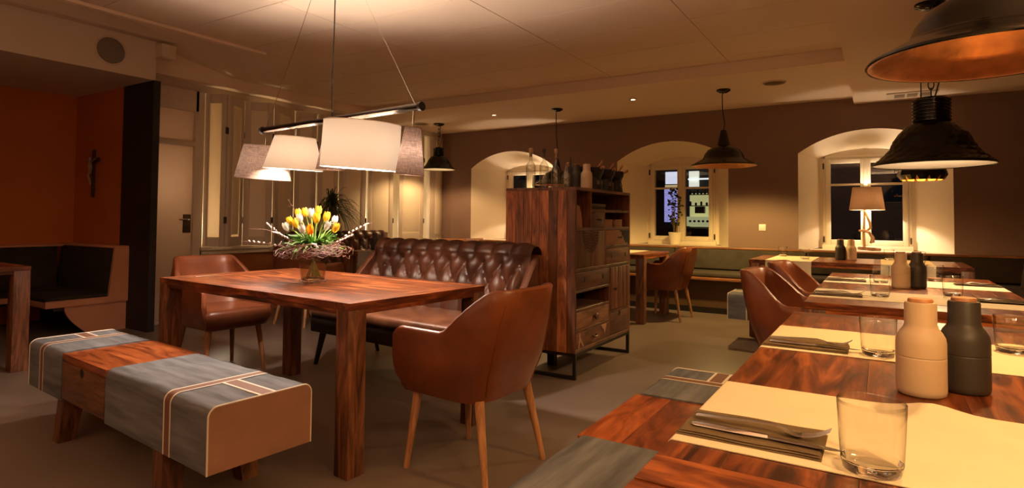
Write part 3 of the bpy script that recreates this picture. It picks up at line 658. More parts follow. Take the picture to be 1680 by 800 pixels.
# ================================================================== SHELL CHAIRS
def resample(pts, n):
    d = [0]
    for p, q in zip(pts, pts[1:]): d.append(d[-1]+math.hypot(q[0]-p[0], q[1]-p[1]))
    out = []; k = 0
    for i in range(n+1):
        s = d[-1]*i/n
        while k < len(d)-2 and d[k+1] < s: k += 1
        u = (s-d[k])/max(1e-9, d[k+1]-d[k]); out.append((pts[k][0]+(pts[k+1][0]-pts[k][0])*u, pts[k][1]+(pts[k+1][1]-pts[k][1])*u))
    return out
def shell(bm, hw, yf, y0, db, ex, zb, zarm, zback, ya, yb_, lean, th, n=64, pinch=.86, inset=.82):
    """wrap-round back and arms; returns the plan path so that seams can follow it"""
    path = [(-hw*.96, yf)]
    for i in range(61):
        a = PI*(i/60-.5)
        path.append((hw*math.copysign(abs(math.sin(a))**(2/ex), math.sin(a)), y0+db*abs(math.cos(a))**(2/ex)))
    path.append((hw*.96, yf)); path = resample(path, n)
    NZ = 9; loops = []
    def place(p, z, off, i):
        x, y = p; a = path[max(0, i-1)]; b = path[min(n, i+1)]; tx, ty = b[0]-a[0], b[1]-a[1]; l = math.hypot(tx, ty) or 1
        nx, ny = -ty/l, tx/l                      # outward
        if nx*x+ny*(y-y0*.5) < 0: nx, ny = -nx, -ny
        wgt = sstep(-.05, .9, (y-ya)/(y0+db-ya)) if y > ya else 0
        f = inset+(1-inset)*sstep(zb-.02, zb+.17, z)
        px_, py_ = x*f, y0+(y-y0)*(f if y > y0 else 1)
        if z > zarm: px_ *= 1-(1-pinch)*sstep(zarm, zback, z)*sstep(0, 1, wgt*1.4)
        py_ += lean*max(0, z-zb-.10)*wgt
        return (px_+nx*off, py_+ny*off, z)
    def top(p, i):
        t = zarm+(zback-zarm)*sstep(ya, yb_, p[1])
        e = min(i, n-i)/n
        return t-(.030*max(0, 1-e/.035)**2)
    for i in range(n+1):
        p = path[i]; zt = top(p, i); e = min(i, n-i)/n; b = zb+.05*max(0, 1-e/.045)**2
        lp = [place(p, b+(zt-b)*k/NZ, th*.5*(1 if k else .4), i) for k in range(NZ+1)]
        lp += [place(p, zt+th*.28, th*.22, i), place(p, zt+th*.28, -th*.22, i)]
        lp += [place(p, b+(zt-b)*k/NZ, -th*.5, i) for k in range(NZ, -1, -1)]
        loops.append([bm.verts.new(q) for q in lp])
    for a, b in zip(loops, loops[1:]):
        m = len(a)
        for k in range(m): bm.faces.new((a[k], a[(k+1) % m], b[(k+1) % m], b[k]))
    bm.faces.new(loops[0]); bm.faces.new(loops[-1][::-1])
    return path, place, top
def chair(label, x, y, rz):
    t = thing('armchair', label, 'chair', (x, y, 0), rz, 'cognac leather shell chairs')
    bm = B(); path, place, top = shell(bm, .268, -.26, .02, .205, 4.0, .345, .632, .818, .02, .185, .23, .034)
    sh = obj('shell', bm, LTAN, t, smooth=50)
    for i in (23, 41):
        bm = B(); tube(bm, [place(path[i], z, .0185, i) for z in [.37+.05*k for k in range(9)] if z < top(path[i], i)], .0022, 5); obj('seam', bm, LTAN, sh)
    # rounded seat cushion and underside
    base = resample([(-.245, -.265), (-.25, .0)]+[(.25*math.copysign(abs(math.sin(a))**(2/3.), math.sin(a)), .02+.185*abs(math.cos(a))**(2/3.)) for a in [PI*(i/24-.5) for i in range(25)]]+[(.25, 0), (.245, -.265), (.20, -.285), (-.20, -.285), (-.245, -.265)], 60)[:-1]
    bm = B(); rows = []
    for sc, z in ((.78, .335), (.90, .345), (.95, .37), (1.0, .42), (1.0, .445), (.965, .468), (.85, .478), (.5, .474), (.15, .470)): rows.append([bm.verts.new((px*sc, (py+.02)*sc-.02, z)) for px, py in base])
    for a, b in zip(rows, rows[1:]):
        for k in range(60): bm.faces.new((a[k], a[(k+1) % 60], b[(k+1) % 60], b[k]))
    bm.faces.new(rows[0][::-1]); bm.faces.new(rows[-1]); obj('seat', bm, leather('seat_leather', (.13, .038, .015), (.22, .065, .026), .36), t, smooth=50)
    for sx in (-1, 1):
        for sy, yt, yb_ in ((-1, -.185, -.215), (1, .165, .235)):
            bm = B(); tube(bm, [(sx*.180, yt, .352), (sx*.222, yb_, 0)], [.022, .0125], 14); obj('leg', bm, WBEECH, t)
    return t
c0 = chair('cognac armchair with its back to the cabinet, at the near end of the tulip table', -1.60, 2.265, -93)
dup(c0, 'bright cognac armchair at the door end of the tulip table', (-4.10, 2.58, 0), 86)
dup(c0, 'cognac armchair at the second set table, closer to the camera', (-.405, 3.96, 0), 84)
dup(c0, 'cognac armchair at the second set table, closer to the window wall', (-.375, 4.80, 0), 84)
dup(c0, 'cognac armchair at the end of the table behind the cabinet', (-2.11, 6.80, 0), -92)
dup(c0, 'shaded brown armchair behind the tulip vase, facing the table by the shutters', (-5.22, 4.26, 0), 183)

# ================================================================== TUFTED SOFA
def sofa(label, x, y, rz, L=1.72):
    t = thing('sofa', label, 'sofa', (x, y, 0), rz, 'tufted brown leather sofas')
    hw = L/2
    bm = B(); path, place, top = shell(bm, hw, -.30, .20, .10, 7.0, .30, .60, .86, .10, .285, .22, .06, 110, .97, .93)
    obj('shell', bm, LDARK, t, smooth=50)
    # tufted back: diamond grid pressed in at the buttons
    su, sv, amp = .165, .155, .052; zb0, z1 = .45, .885; nu, nv = 150, 56
    def prof(v):
        s = v*(.53+.14)
        if s < .45: return (.205+.19*(s/.45)**1.0*.55, zb0+s*.93, Vector((0, -1, .22)))
        a = (s-.45)/.07
        r = .055; a = min(a, PI)
        yc, zc = .205+.19*.55+r*.95, zb0+.45*.93
        return (yc-r*math.cos(a), zc+r*math.sin(a), Vector((0, -math.cos(a), math.sin(a))))
    def puff(xx, s):
        a = xx/su+(s-.215)/sv/2*1; b = xx/su-(s-.215)/sv/2*1
        if s < .10: k = abs(math.cos(PI*xx/su*1.0))**.5*.8+.1; return amp*k*.7
        k = (abs(math.sin(PI*(a)))*abs(math.sin(PI*(b))))**.42
        k2 = abs(math.sin(PI*(xx/su+.5*1 if False else xx/su+ (.0))))**.5
        u = sstep(.37, .44, s)
        return amp*(k*(1-u)+(.35+.65*k2)*u)
    def f(u, v):
        xx = -hw+.045+(L-.09)*u; y_, z_, n_ = prof(v); s = v*.67
        e = sstep(0, .05, u)*sstep(0, .05, 1-u); p = puff(xx, s)*(.35+.65*e); n_.normalize()
        return (xx, y_+n_.y*p+(1-e)*.03, z_+n_.z*p*.7)
    bm = B(); sheet(bm, f, nu, nv); bmesh.ops.solidify(bm, geom=bm.faces[:], thickness=-.02); bk = obj('tufted_back', bm, LDARK, t, smooth=70)
    m = [(i, j) for i in range(-6, 7) for j in (-1, 0, 1)]
    bb = B(); lathe(bb, [(0, .005), (.006, .004), (.0095, 0), (.006, -.003)], 12); first = None
    for j, s in ((0, .215), (1, .37)):
        for i in range(-6, 6):
            xx = su*(i+(.5 if j else 0)) if True else 0
            if abs(xx) > hw-.10: continue
            v = s/.67; y_, z_, n_ = prof(v); n_.normalize()
            if first is None: first = obj('button', bb, LDARK, bk); o = first
            else: o = same(first, bk)
            o.location = (xx, y_+n_.y*.006, z_+n_.z*.006); o.rotation_euler = (PI/2-.2, 0, 0)
    bm = B(); span(bm, (-hw+.06, -.33, .37), (hw-.06, .24, .455), .03, 3); obj('seat', bm, leather('worn_seat_leather', (.08, .028, .013), (.17, .065, .03), .38, 8), t)
    bm = B(); span(bm, (-hw+.05, -.31, .25), (hw-.05, .27, .37), .01); obj('seat_base', bm, LBLACK, t)
    for sx in (-1, 1):
        for sy, yt, yb_ in ((-1, -.25, -.29), (1, .22, .32)):
            bm = B(); tube(bm, [(sx*(hw-.14), yt, .26), (sx*(hw-.10), yb_, 0)], [.026, .015], 4); obj('leg', bm, BLACKM, t)
    return t
s0 = sofa('deep-buttoned brown leather sofa between the tulip table and the cabinet', -2.90, 3.32, -5)
dup(s0, 'deep-buttoned dark sofa along the shutters behind the tulip bouquet', (-5.62, 5.40, 0), 90)

# ================================================================== PATCHWORK CABINET  (front faces +x)
cb = thing('cabinet', 'tall patchwork cabinet of mixed wooden drawers and doors on a black metal stand', 'cabinet', (0, 0, 0))
X0, X1, Y0, Y1, Z0, Z1 = -2.40, -1.82, 3.775, 4.848, .185, 1.355
def board(p, q, m, name='board', bev=.0015):
    bm = B(); span(bm, p, q, bev, 1); return obj(name, bm, m, cb)
wds = [.085, .068, .074, .062, .078, .070, .076, .067]; xx = X0
for w_ in wds:                                   # upright boards of the side
    board((xx+.0007, Y0, Z0), (xx+w_-.0007, Y0+.022, Z1-.022), WCAB); xx += w_
xx = X0
for w_ in wds: board((xx+.0007, Y1-.022, Z0), (xx+w_-.0007, Y1, Z1-.022), WCAB); xx += w_
for i in range(6): board((X0+.58*i/6+.0006, Y0, Z1-.022), (X0+.58*(i+1)/6-.0006, Y1, Z1), WCABY, 'top_board')
board((X0, Y0+.022, Z0), (X0+.015, Y1-.022, Z1-.022), WCABY, 'back_panel')
board((X0, Y0+.022, Z0), (X1, Y1-.022, Z0+.022), WCABY, 'bottom_board')
inner = plain('cabinet_inside', (.022, .014, .010), .8)
def rail(y0, z0, y1, z1, name='shelf_board'): return board((X0+.02, y0, z0), (X1-.002, y1, z1), WCABY, name)
rail(Y0+.022, 1.045, Y1-.022, 1.066); rail(4.05, 1.183, Y1-.022, 1.203); rail(4.315, .900, Y1-.022, .922); rail(Y0+.022, .752, Y1-.022, .774)
rail(Y0+.022, .603, 4.40, .621); rail(Y0+.022, .470, 4.40, .488); rail(Y0+.022, .328, 4.40, .346); rail(4.40, .388, Y1-.022, .405)
for y_, a, b in ((4.047, 1.066, Z1-.022), (4.303, 1.066, 1.183), (4.312, .774, 1.045), (4.400, Z0+.022, .752)):
    board((X0+.02, y_-.008, a), (X1-.002, y_+.008, b), WCAB, 'divider')
bm = B(); span(bm, (X0+.016, Y0+.023, Z0+.023), (X0+.022, Y1-.023, Z1-.023)); obj('inside_back', bm, inner, cb)
def front(name, y0, z0, y1, z1, mat, depth=.02):
    bm = B(); span(bm, (X1-.024, y0+.003, z0+.003), (X1-.001, y1-.003, z1-.003), .003); return obj(name, bm, mat, cb)
WF = [wood('drawer_front_wood_%s' % n_, d, m_, l_, 'Y', 1, .5, 6) for n_, d, m_, l_ in (('walnut', (.06, .024, .012), (.135, .054, .027), (.20, .085, .043)), ('umber', (.045, .020, .011), (.095, .042, .023), (.145, .066, .036)), ('chestnut', (.07, .03, .015), (.14, .06, .03), (.20, .09, .045)))]
def hide(y, z): return None
PALE = plain('pale_hide', (.36, .19, .11), .8, vary=.12, vscale=12)
DKHIDE = plain('dark_hide', (.020, .013, .010), .8)
d_ = front('drawer', 4.055, 1.066, 4.295, 1.183, WF[0]); 
def pull(d, y, z, w_=.05, sag=.008):
    bm = B(); tube(bm, [(X1, y-w_/2, z), (X1+.018, y-w_/2+.004, z-.003), (X1+.022, y, z-sag), (X1+.018, y+w_/2-.004, z-.003), (X1, y+w_/2, z)], .0045, 8); obj('pull', bm, IRON, d)
def holes(d, ys, z):
    for y in ys:
        bm = B(); box(bm, (X1-.0005, y, z), (.004, .018, .034), .001); obj('finger_slot', bm, BLACKM, d)
pull(d_, 4.175, 1.126)
d_ = front('drawer', 4.325, .922, Y1-.024, 1.045, PALE); pull(d_, 4.60, .985, .06)
def patch(d, pts, mat, name, off=.0012):
    bm = B(); prism(bm, pts, 'X', X1-.002, X1+off); obj(name, bm, mat, d)
patch(d_, [(4.60, 1.040), (4.64, 1.027), (4.655, 1.03), (4.67, 1.0), (4.70, .985), (4.71, .955), (4.73, .962), (4.75, .935), (4.78, .945), (4.80, .928), (4.818, .930), (4.818, 1.040)], DKHIDE, 'dark_hide_patch')
d_ = front('drawer', 4.325, .774, Y1-.024, .900, WF[0]); holes(d_, (4.44, 4.74), .838)
d_ = front('drawer', Y0+.024, .621, 4.392, .752, WF[0]); holes(d_, (3.94, 4.27), .690)
d_ = front('drawer', Y0+.024, .346, 4.392, .470, WF[2])
bm = B(); lathe(bm, [(.008, 0), (.008, .012), (.022, .018), (.026, .028), (.018, .036), (0, .038)], 16, Matrix.Translation((X1-.002, 4.10, .408)) @ Matrix.Rotation(PI/2, 4, 'Y')); obj('knob', bm, WF[1], d_)
d_ = front('drawer', Y0+.024, Z0+.022, 4.392, .328, WF[0]); pull(d_, 4.10, .268, .07)
patch(d_, [(3.845, .315), (3.862, .318), (3.868, .285), (3.900, .245), (3.925, .215), (3.912, .212), (3.890, .235), (3.862, .262), (3.845, .215), (3.832, .213), (3.848, .268)], PALE, 'pale_patch')
patch(d_, [(4.235, .322), (4.335, .322), (4.330, .285), (4.315, .282), (4.308, .245), (4.296, .26), (4.285, .285), (4.262, .292)], PALE, 'pale_patch')
d_ = front('drawer', 4.408, Z0+.022, Y1-.024, .388, WF[1]); 
bm = B(); lathe(bm, [(0, 0), (.020, 0)], 14, Matrix.Translation((X1+.0008, 4.61, .368)) @ Matrix.Rotation(PI/2, 4, 'Y')); obj('finger_hole', bm, BLACKM, d_)
# the pair of doors with half a carved rosette each
for y0, y1 in ((Y0+.024, 4.040), (4.042, 4.302)):
    d_ = front('door', y0, .774, y1, 1.045, wood('door_board_wood', (.04, .018, .010), (.13, .055, .027), (.24, .11, .055), 'Z', 1, .5, 7, var=.5))
    ym = 4.041
    for ring_ in range(7):
        rr = .018+.0195*ring_; n_ = max(5, int(rr*150))
        for k in range(n_+1):
            a = PI*(1+k/n_)                                        # lower half of the rosette
            yy, zz = ym+rr*math.cos(a), 1.018+rr*1.05*math.sin(a)+.012
            if not (y0 < yy < y1) or zz > 1.040: continue
            bm = B(); lathe(bm, [(.0088, 0), (.0065, .0045), (0, .006)], 6, Matrix.Translation((X1-.001, yy, zz)) @ Matrix.Rotation(PI/2, 4, 'Y')); obj('carved_petal', bm, WF[1], d_)
# the plank door
ys_ = [4.412, 4.50, 4.565, 4.665, 4.745, Y1-.026]
d_ = front('door', 4.408, .405, Y1-.024, .752, WF[1])
for i in range(5):
    bm = B(); span(bm, (X1-.004, ys_[i]+.004, .412), (X1+.005, ys_[i+1]-.004, .745), .003); obj('plank', bm, WCAB, d_)
bm = B(); lathe(bm, [(.006, 0), (.006, .012), (.014, .018), (.012, .026), (0, .029)], 12, Matrix.Translation((X1+.004, 4.475, .575)) @ Matrix.Rotation(PI/2, 4, 'Y')); obj('knob', bm, IRON, d_)
# the hide flap standing in the open compartment, its own thing, and objects on the shelves
bm = B(); prism(bm, [(3.81, 1.067), (3.952, 1.067), (3.948, 1.12), (3.935, 1.17), (3.905, 1.218), (3.885, 1.228), (3.875, 1.222), (3.86, 1.232), (3.84, 1.226), (3.815, 1.20)], 'X', X1-.040, X1-.030); tag(obj('hide_board', bm, PALE), 'pale ragged-edged board leaning in the top open compartment of the cabinet', 'board')
for (y_, lb) in ((4.412, 'small pale wooden box on the cabinet shelf, beside the little drawer'), (4.625, 'small pale wooden box on the cabinet shelf, by the outer side')):
    t = thing('small_box', lb, 'box', (X1-.06, y_, 1.066), 0, 'pale boxes in the cabinet')
    bm = B(); span(bm, (-.045, -.075, 0), (.045, .075, .048), .003); obj('body', bm, PALE, t); bm = B(); span(bm, (-.046, -.076, .048), (.046, .076, .062), .003); obj('lid', bm, PALE, t)
bm = B(); span(bm, (-2.10, 4.22, 1.204), (-1.90, 4.50, 1.225), .003); tag(obj('book', bm, plain('book_cover_umber', (.06, .04, .03), .6)), 'dark brown book lying lowest on the upper cabinet shelf', 'book', 'books in the cabinet')
bm = B(); span(bm, (-2.10, 4.20, 1.2255), (-1.89, 4.49, 1.250), .003); tag(obj('book', bm, plain('book_cover_grey', (.10, .085, .07), .6)), 'grey brown book lying on another on the upper cabinet shelf', 'book', 'books in the cabinet')
bm = B(); span(bm, (-2.08, 4.56, 1.204), (-1.88, 4.80, 1.213), .002); tag(obj('tray', bm, BLACKM), 'thin dark tray on the upper cabinet shelf next to the books', 'tray')
# stand of square steel tube: two frames and rails
for y_ in (Y0+.012, Y1-.034):
    for p, q in (((X0, y_, 0), (X1, y_+.024, .024)), ((X0+.02, y_, .161), (X1, y_+.024, .185)), ((X1-.024, y_, .024), (X1, y_+.024, .161)), ((X0+.02, y_, .024), (X0+.05, y_+.024, .161))):
        bm = B(); span(bm, p, q, .0015, 1); obj('stand_bar', bm, BLACKM, cb)
for x_ in (X1-.024, X0+.02):
    bm = B(); span(bm, (x_, Y0+.036, .161), (x_+.024, Y1-.034, .185), .0015, 1); obj('stand_bar', bm, BLACKM, cb)
bm = B(); span(bm, (-2.20, Y0+.30, 0), (-2.14, Y0+.35, .161), .002); obj('stand_bar', bm, BLACKM, cb)
# ================================================================== HANGING LAMP over the tulip table
hl = thing('hanging_lamp', 'chrome bar hanging lamp with five grey and white drum shades over the tulip table', 'lamp', (-2.742, 2.39, 1.697), -5)
bm = B(); tube(bm, [(-.735, 0, 0), (.735, 0, 0)], .0195, 20); obj('bar', bm, plain('dark_chrome_bar', (.10, .085, .075), .18, metal=1), hl)
for s_ in (-1, 1):
    bm = B(); tube(bm, [(s_*.735, 0, 0), (s_*.752, 0, 0)], .024, 20); obj('end_cap', bm, BLACKM, hl)
bm = B(); tube(bm, [(.0, 0, .015), (-.004, 0, .25), (.008, 0, .50), (.012, 0, .75), (.006, 0, ZT-1.697+.0)], .0038, 6); obj('cord', bm, CORD, hl)
WSH = shade_cloth('white_shade_cloth', (.90, .82, .68), .015); GSH = shade_cloth('grey_shade_linen', (.27, .195, .16), .034, .35)
LIN = shade_cloth('shade_lining', (.95, .92, .86), .25)
for xw, sd in ((-.70, -1),):
    bm = B(); tube(bm, [(xw, 0, .015), (xw+.36, -.01, .55), (-.05, -.02, ZT-1.697)], .0014, 5); obj('wire', bm, CHROME, hl)
bm = B(); tube(bm, [(.70, 0, .015), (.345, .01, .55), (.05, .02, ZT-1.697)], .0014, 5); obj('wire', bm, CHROME, hl)
TILT = math.radians(4.5)
for nm, x_, rt, rb, zt, zb, m, pw_, rl in (('grey', -.71, .130, .176, -.105, -.325, GSH, 20, .10), ('white', -.365, .123, .178, -.075, -.275, WSH, 26, .07),
                                   ('grey', -.035, .042, .078, -.045, -.29, GSH, 9, .04), ('white', .285, .212, .216, -.045, -.300, WSH, 55, .045), ('grey', .685, .042, .075, -.105, -.350, GSH, 10, .10)):
    yy = {-.035: .03}.get(x_, 0.0)
    sh = obj('shade', lathe(B(), [(rt, 0), (rt+(rb-rt)*.5, (zb-zt)*.5), (rb, zb-zt)], 56), m, hl, (x_, yy, zt), 60, nm+' drum shade')
    sh.rotation_euler = (0, TILT, math.radians(5) if False else 0)
    for r_, z_ in ((rt, 0), (rb, zb-zt)):
        bm = B(); torus(bm, (0, 0, z_), r_, .0022, None, 48, 6); obj('rim_tape', bm, m, sh)
    bm = B(); tube(bm, [(0, 0, -.07), (0, 0, -zt-.015)], .0055, 8); obj('rod', bm, CHROME, sh)
    for k in range(3):
        a = 2*PI*k/3; bm = B(); tube(bm, [(0, 0, -.015), (rt*math.cos(a), rt*math.sin(a), -.006)], .0018, 5); obj('spoke', bm, CHROME, sh)
    bm = B(); tube(bm, [(0, 0, -.03), (0, 0, -.075)], .014, 12); obj('socket', bm, WENAMEL, sh)
    bm = B(); lathe(bm, [(.008, -.075), (.013, -.095), (.015, -.115), (.010, -.135), (0, -.138)], 16); obj('bulb', bm, glow('lamp_bulb', (1, .88, .70), 22), sh)
    lamp('drum_bulb_light', (0, 0, -.122), pw_*1.6, WHITE, .036, parent=sh)
# ================================================================== ENAMEL PENDANTS
def canopy(t, z, r=.075):
    bm = B(); lathe(bm, [(0, z-.036), (r*.55, z-.034), (r, z-.014), (r, z)], 28); obj('ceiling_canopy', bm, ENAMEL, t)
def pend_copper(label, x, y, zr, ztop, rr=.35, power=20, col=AMBER):
    t = thing('pendant_lamp', label, 'lamp', (x, y, zr)); k = rr/.35
    P = [(.35, 0), (.348, .010), (.30, .036), (.235, .070), (.218, .085), (.203, .125), (.168, .175), (.115, .205), (.070, .225), (.058, .27), (.044, .34), (.030, .395), (.012, .405), (0, .405)]
    bm = B(); lathe(bm, [(a*k, b*k) for a, b in P], 56); obj('shade', bm, ENAMEL, t, smooth=40)
    Q = [(.349, .001), (.335, .004), (.318, .016), (.235, .050), (.212, .066), (.196, .10), (.16, .143), (.105, .172), (.06, .196), (.0, .21)]
    bm = B(); lathe(bm, [(a*k*.992, b*k-.003) for a, b in Q], 56); obj('lining', bm, COPPER, t, smooth=40, label='copper leaf lining')
    bm = B(); torus(bm, (0, 0, 0), rr, .004, None, 56, 6); obj('rim', bm, ENAMEL, t)
    h = ztop-zr
    bm = B(); tube(bm, [(0, 0, .40*k), (.012, 0, .46*k), (-.010, 0, (.405*k+h)/2), (-.014, 0, h-.06), (0, 0, h-.03)], .0055, 6); obj('cord', bm, CORD, t)
    canopy(t, h)
    bm = B(); tube(bm, [(0, 0, .21*k), (0, 0, .17*k)], .020, 12); obj('socket', bm, BLACKM, t)
    bm = B(); lathe(bm, [(.012, .17*k), (.026, .15*k), (.028, .13*k), (.018, .11*k), (0, .106*k)], 16); obj('bulb', bm, glow('amber_bulb', (1, .66, .30), 20), t)
    lamp('pendant_light', (0, 0, .07*k), power*2.6, col, .03, 'SPOT', (0, 0, 0), math.radians(152), .35, t); lamp('pendant_glow', (0, 0, .085*k), power*.10, col, .03, parent=t); return t
def pend_rib(label, x, y, zr, ztop, k=1.0, power=16, col=WARM, chain=True):
    t = thing('pendant_lamp', label, 'lamp', (x, y, zr))
    K_ = [(.325, 0), (.322, .010), (.285, .035), (.250, .070), (.226, .10), (.208, .14), (.190, .178), (.160, .217), (.128, .247), (.110, .258)]
    P = [K_[0], K_[1]]+[(K_[q][0]+(K_[q+1][0]-K_[q][0])*t+.003*math.sin(PI*t), K_[q][1]+(K_[q+1][1]-K_[q][1])*t) for q in range(1, 9) for t in (.25, .5, .75, 1)]
    bm = B(); lathe(bm, [(a*k, b*k) for a, b in P], 72, None, lambda i, th: 1+(.020*math.cos(20*th+(PI if (i//4) % 2 else 0)) if 3 <= i <= 32 else 0)); obj('shade', bm, ENAMEL, t, smooth=40)
    bm = B(); pr_ = [(.110, .256)]
    for i in range(7): pr_ += [(.098, .268+.021*i), (.104, .274+.021*i), (.104, .280+.021*i), (.098, .286+.021*i)]
    pr_ += [(.085, .422), (.03, .430), (0, .431)]
    lathe(bm, [(a*k, b*k) for a, b in pr_], 40); obj('ribbed_neck', bm, ENAMEL, t, smooth=25)
    bm = B(); lathe(bm, [(.321*k, .001), (.30*k, .012*k), (.24*k, .060*k), (.205*k, .10*k), (.165*k, .17*k), (.10*k, .225*k), (0, .235*k)], 56); obj('lining', bm, WENAMEL, t, smooth=40, label='white enamel lining')
    bm = B(); torus(bm, (0, 0, 0), .325*k, .005, None, 64, 6); obj('rim', bm, ENAMEL, t)
    h = ztop-zr; z0 = .43*k
    bm = B(); tube(bm, [(.02, 0, z0), (.035, .01, z0+.06), (.05, 0, z0+.12), (.02, 0, z0+.16), (.035, 0, h-.03)], .0045, 6); obj('cord', bm, CORD, t)
    n = max(2, int((h-z0-.03)/.05)); l_ = (h-z0-.03)/n
    for i in range(n):
        bm = B(); torus(bm, (0, 0, z0+l_*(i+.5)), .30*l_, .0032, Matrix.Rotation(PI/2, 4, 'X') if i % 2 else Matrix.Rotation(PI/2, 4, 'Z') @ Matrix.Rotation(PI/2, 4, 'X'), 16, 6, 1)
        for v in bm.verts: v.co.z = z0+l_*(i+.5)+(v.co.z-z0-l_*(i+.5))*1.9
        obj('chain_link', bm, BLACKM, t)
    canopy(t, h, .085)
    bm = B(); lathe(bm, [(.014, .22*k), (.034, .17*k), (.036, .14*k), (.02, .11*k), (0, .106*k)], 16); obj('bulb', bm, glow('warm_bulb', (1, .80, .52), 18), t)
    lamp('pendant_light', (0, 0, .07*k), power*2.6, col, .03, 'SPOT', (0, 0, 0), math.radians(152), .35, t); lamp('pendant_glow', (0, 0, .085*k), power*.15, col, .03, parent=t); return t
pend_copper('huge black pendant with copper leaf inside, hanging lowest over the set table by the camera', .27, 2.24, 1.615, ZR, .305, 15, (1, .57, .19))
pend_rib('large glossy black pendant with ribbed neck and scalloped shade over the second set table', .28, 4.55, 1.487, ZR, 1.0, 18, (1, .66, .34))
pend_copper('black pendant with copper inside hanging free before the wall between two niches', -1.465, 6.782, 1.733, ZB, .35, 38, (1, .64, .20))
pend_rib('smaller matt black ribbed pendant lamp beside the shutters', -5.747, 7.10, 1.875, ZB, .80, 12, WARM)
pend_copper('pendant lamp mostly hidden behind the bottles on the cabinet, its thin cord showing', -3.60, 6.897, 1.58, ZB, .30, 9, AMBER)
t = thing('pendant_lamp', 'black bowl pendant with gold inside, half hidden behind the ribbed pendant', 'lamp', (.33, 6.60, 1.515))
bm = B(); lathe(bm, [(.165, 0), (.195, .045), (.188, .075), (.165, .14), (.12, .20), (.07, .235), (.035, .26), (.03, .31), (0, .315)], 12); obj('shade', bm, ENAMEL, t, smooth=20)
bm = B(); lathe(bm, [(.162, .001), (.188, .045), (.16, .13), (.11, .19), (0, .225)], 24); obj('lining', bm, plain('gold_lining', (.75, .42, .12), .35, metal=.8), t, label='gold lining')
bm = B(); tube(bm, [(0, 0, .31), (0, 0, ZR-1.515-.03)], .005, 6); obj('cord', bm, CORD, t); canopy(t, ZR-1.515)
bm = B(); lathe(bm, [(.012, .18), (.03, .14), (.03, .115), (0, .085)], 14); obj('bulb', bm, glow('amber_bulb', (1, .66, .30), 20), t)
lamp('pendant_light', (0, 0, .05), 10, AMBER, .03, parent=t)

# ================================================================== TABLE LINEN AND SETTINGS
def runner(name, label, x, y, rz, L, W, h0, h1, bump=None, group='cream table runners'):
    """strip across a table: its length L along its own x over the top, then down over each edge by h0 / h1"""
    r = .008; a = L/2+.002
    def path(o):                                        # O: how far inside the outer face
        q = r-o
        def arc(cx_, a0, a1): return [(cx_+q*math.cos(a0+(a1-a0)*i/5), TH+.0022-r+q*math.sin(a0+(a1-a0)*i/5)) for i in range(6)]
        return [(-a-.003+o, TH-h0), (-a-.001+o, TH-h0*.5)] + arc(-a+r-.001, PI, PI/2) + [(-a+.03+(2*a-.06)*i/40, TH+.0022-o) for i in range(41)] + arc(a-r+.001, PI/2, 0) + [(a+.001-o, TH-h1*.5), (a+.003-o, TH-h1)]
    loop = path(0)+path(.0015)[::-1]; bm = B(); rows = []
    for j in range(13):
        v = j/12; row = []
        for px, pz in loop:
            z = pz; yy = -W/2+W*v
            if bump and abs(px) < L/2-.02: z += bump[2]*math.exp(-((px-bump[0]+.25*(v-.5))/bump[1])**2)*(.15+.85*v**2)
            if z < TH-.01: yy += .004*math.sin(pz*60)*math.cos(v*7)
            row.append(bm.verts.new((px, yy, z)))
        rows.append(row)
    for p, q in zip(rows, rows[1:]):
        for k in range(len(loop)): bm.faces.new((p[k], p[(k+1) % len(loop)], q[(k+1) % len(loop)], q[k]))
    n = len(loop)//2
    for row in (rows[0], rows[-1]):
        for k in range(n-1): bm.faces.new((row[k], row[k+1], row[-2-k], row[-1-k]))
    o = obj(name, bm, RUN, None, (x, y, 0), 50); o.rotation_euler = (0, 0, math.radians(rz)); tag(o, label, 'table runner', group); return o
runner('table_runner', 'cream runner across the near set table, lit bright yellow, a wrinkle by its edge', RX, 1.215, 0, .905, .43, .03, .06, (.06, .05, .014))
runner('table_runner', 'cream runner across the near set table, behind the big pepper mills', RX, 2.09, 0, .905, .43, .03, .06)
runner('table_runner', 'cream runner across the second set table, closer to the camera', RX, 3.50, 0, .905, .43, .03, .06)
runner('table_runner', 'cream runner across the second set table, closer to the window', RX, 4.35, 0, .905, .43, .03, .06)
runner('table_runner', 'cream runner hanging over the crosswise table at its free end', -.75, 6.62, 90, .86, .40, .17, .06)
runner('table_runner', 'cream runner hanging over the crosswise table under the gold lined pendant', .20, 6.62, 90, .86, .40, .17, .06)
RUN_KEEP = RUN; RUN = cloth('grey_table_runner', (.30, .25, .20), 500, .05)
runner('table_runner', 'dull grey runner on the dark table by the shutters', -4.95, 4.98, 90, .50, .60, .16, .0, None, None) if False else runner('table_runner', 'dull grey runner on the dark table by the shutters', -4.74, 5.45, 90, 1.45, .42, .17, .05, None, None)
RUN = RUN_KEEP
runner('table_runner', 'cream runner on the table behind the cabinet', -2.62, 6.66, 90, .90, .40, .05, .05)

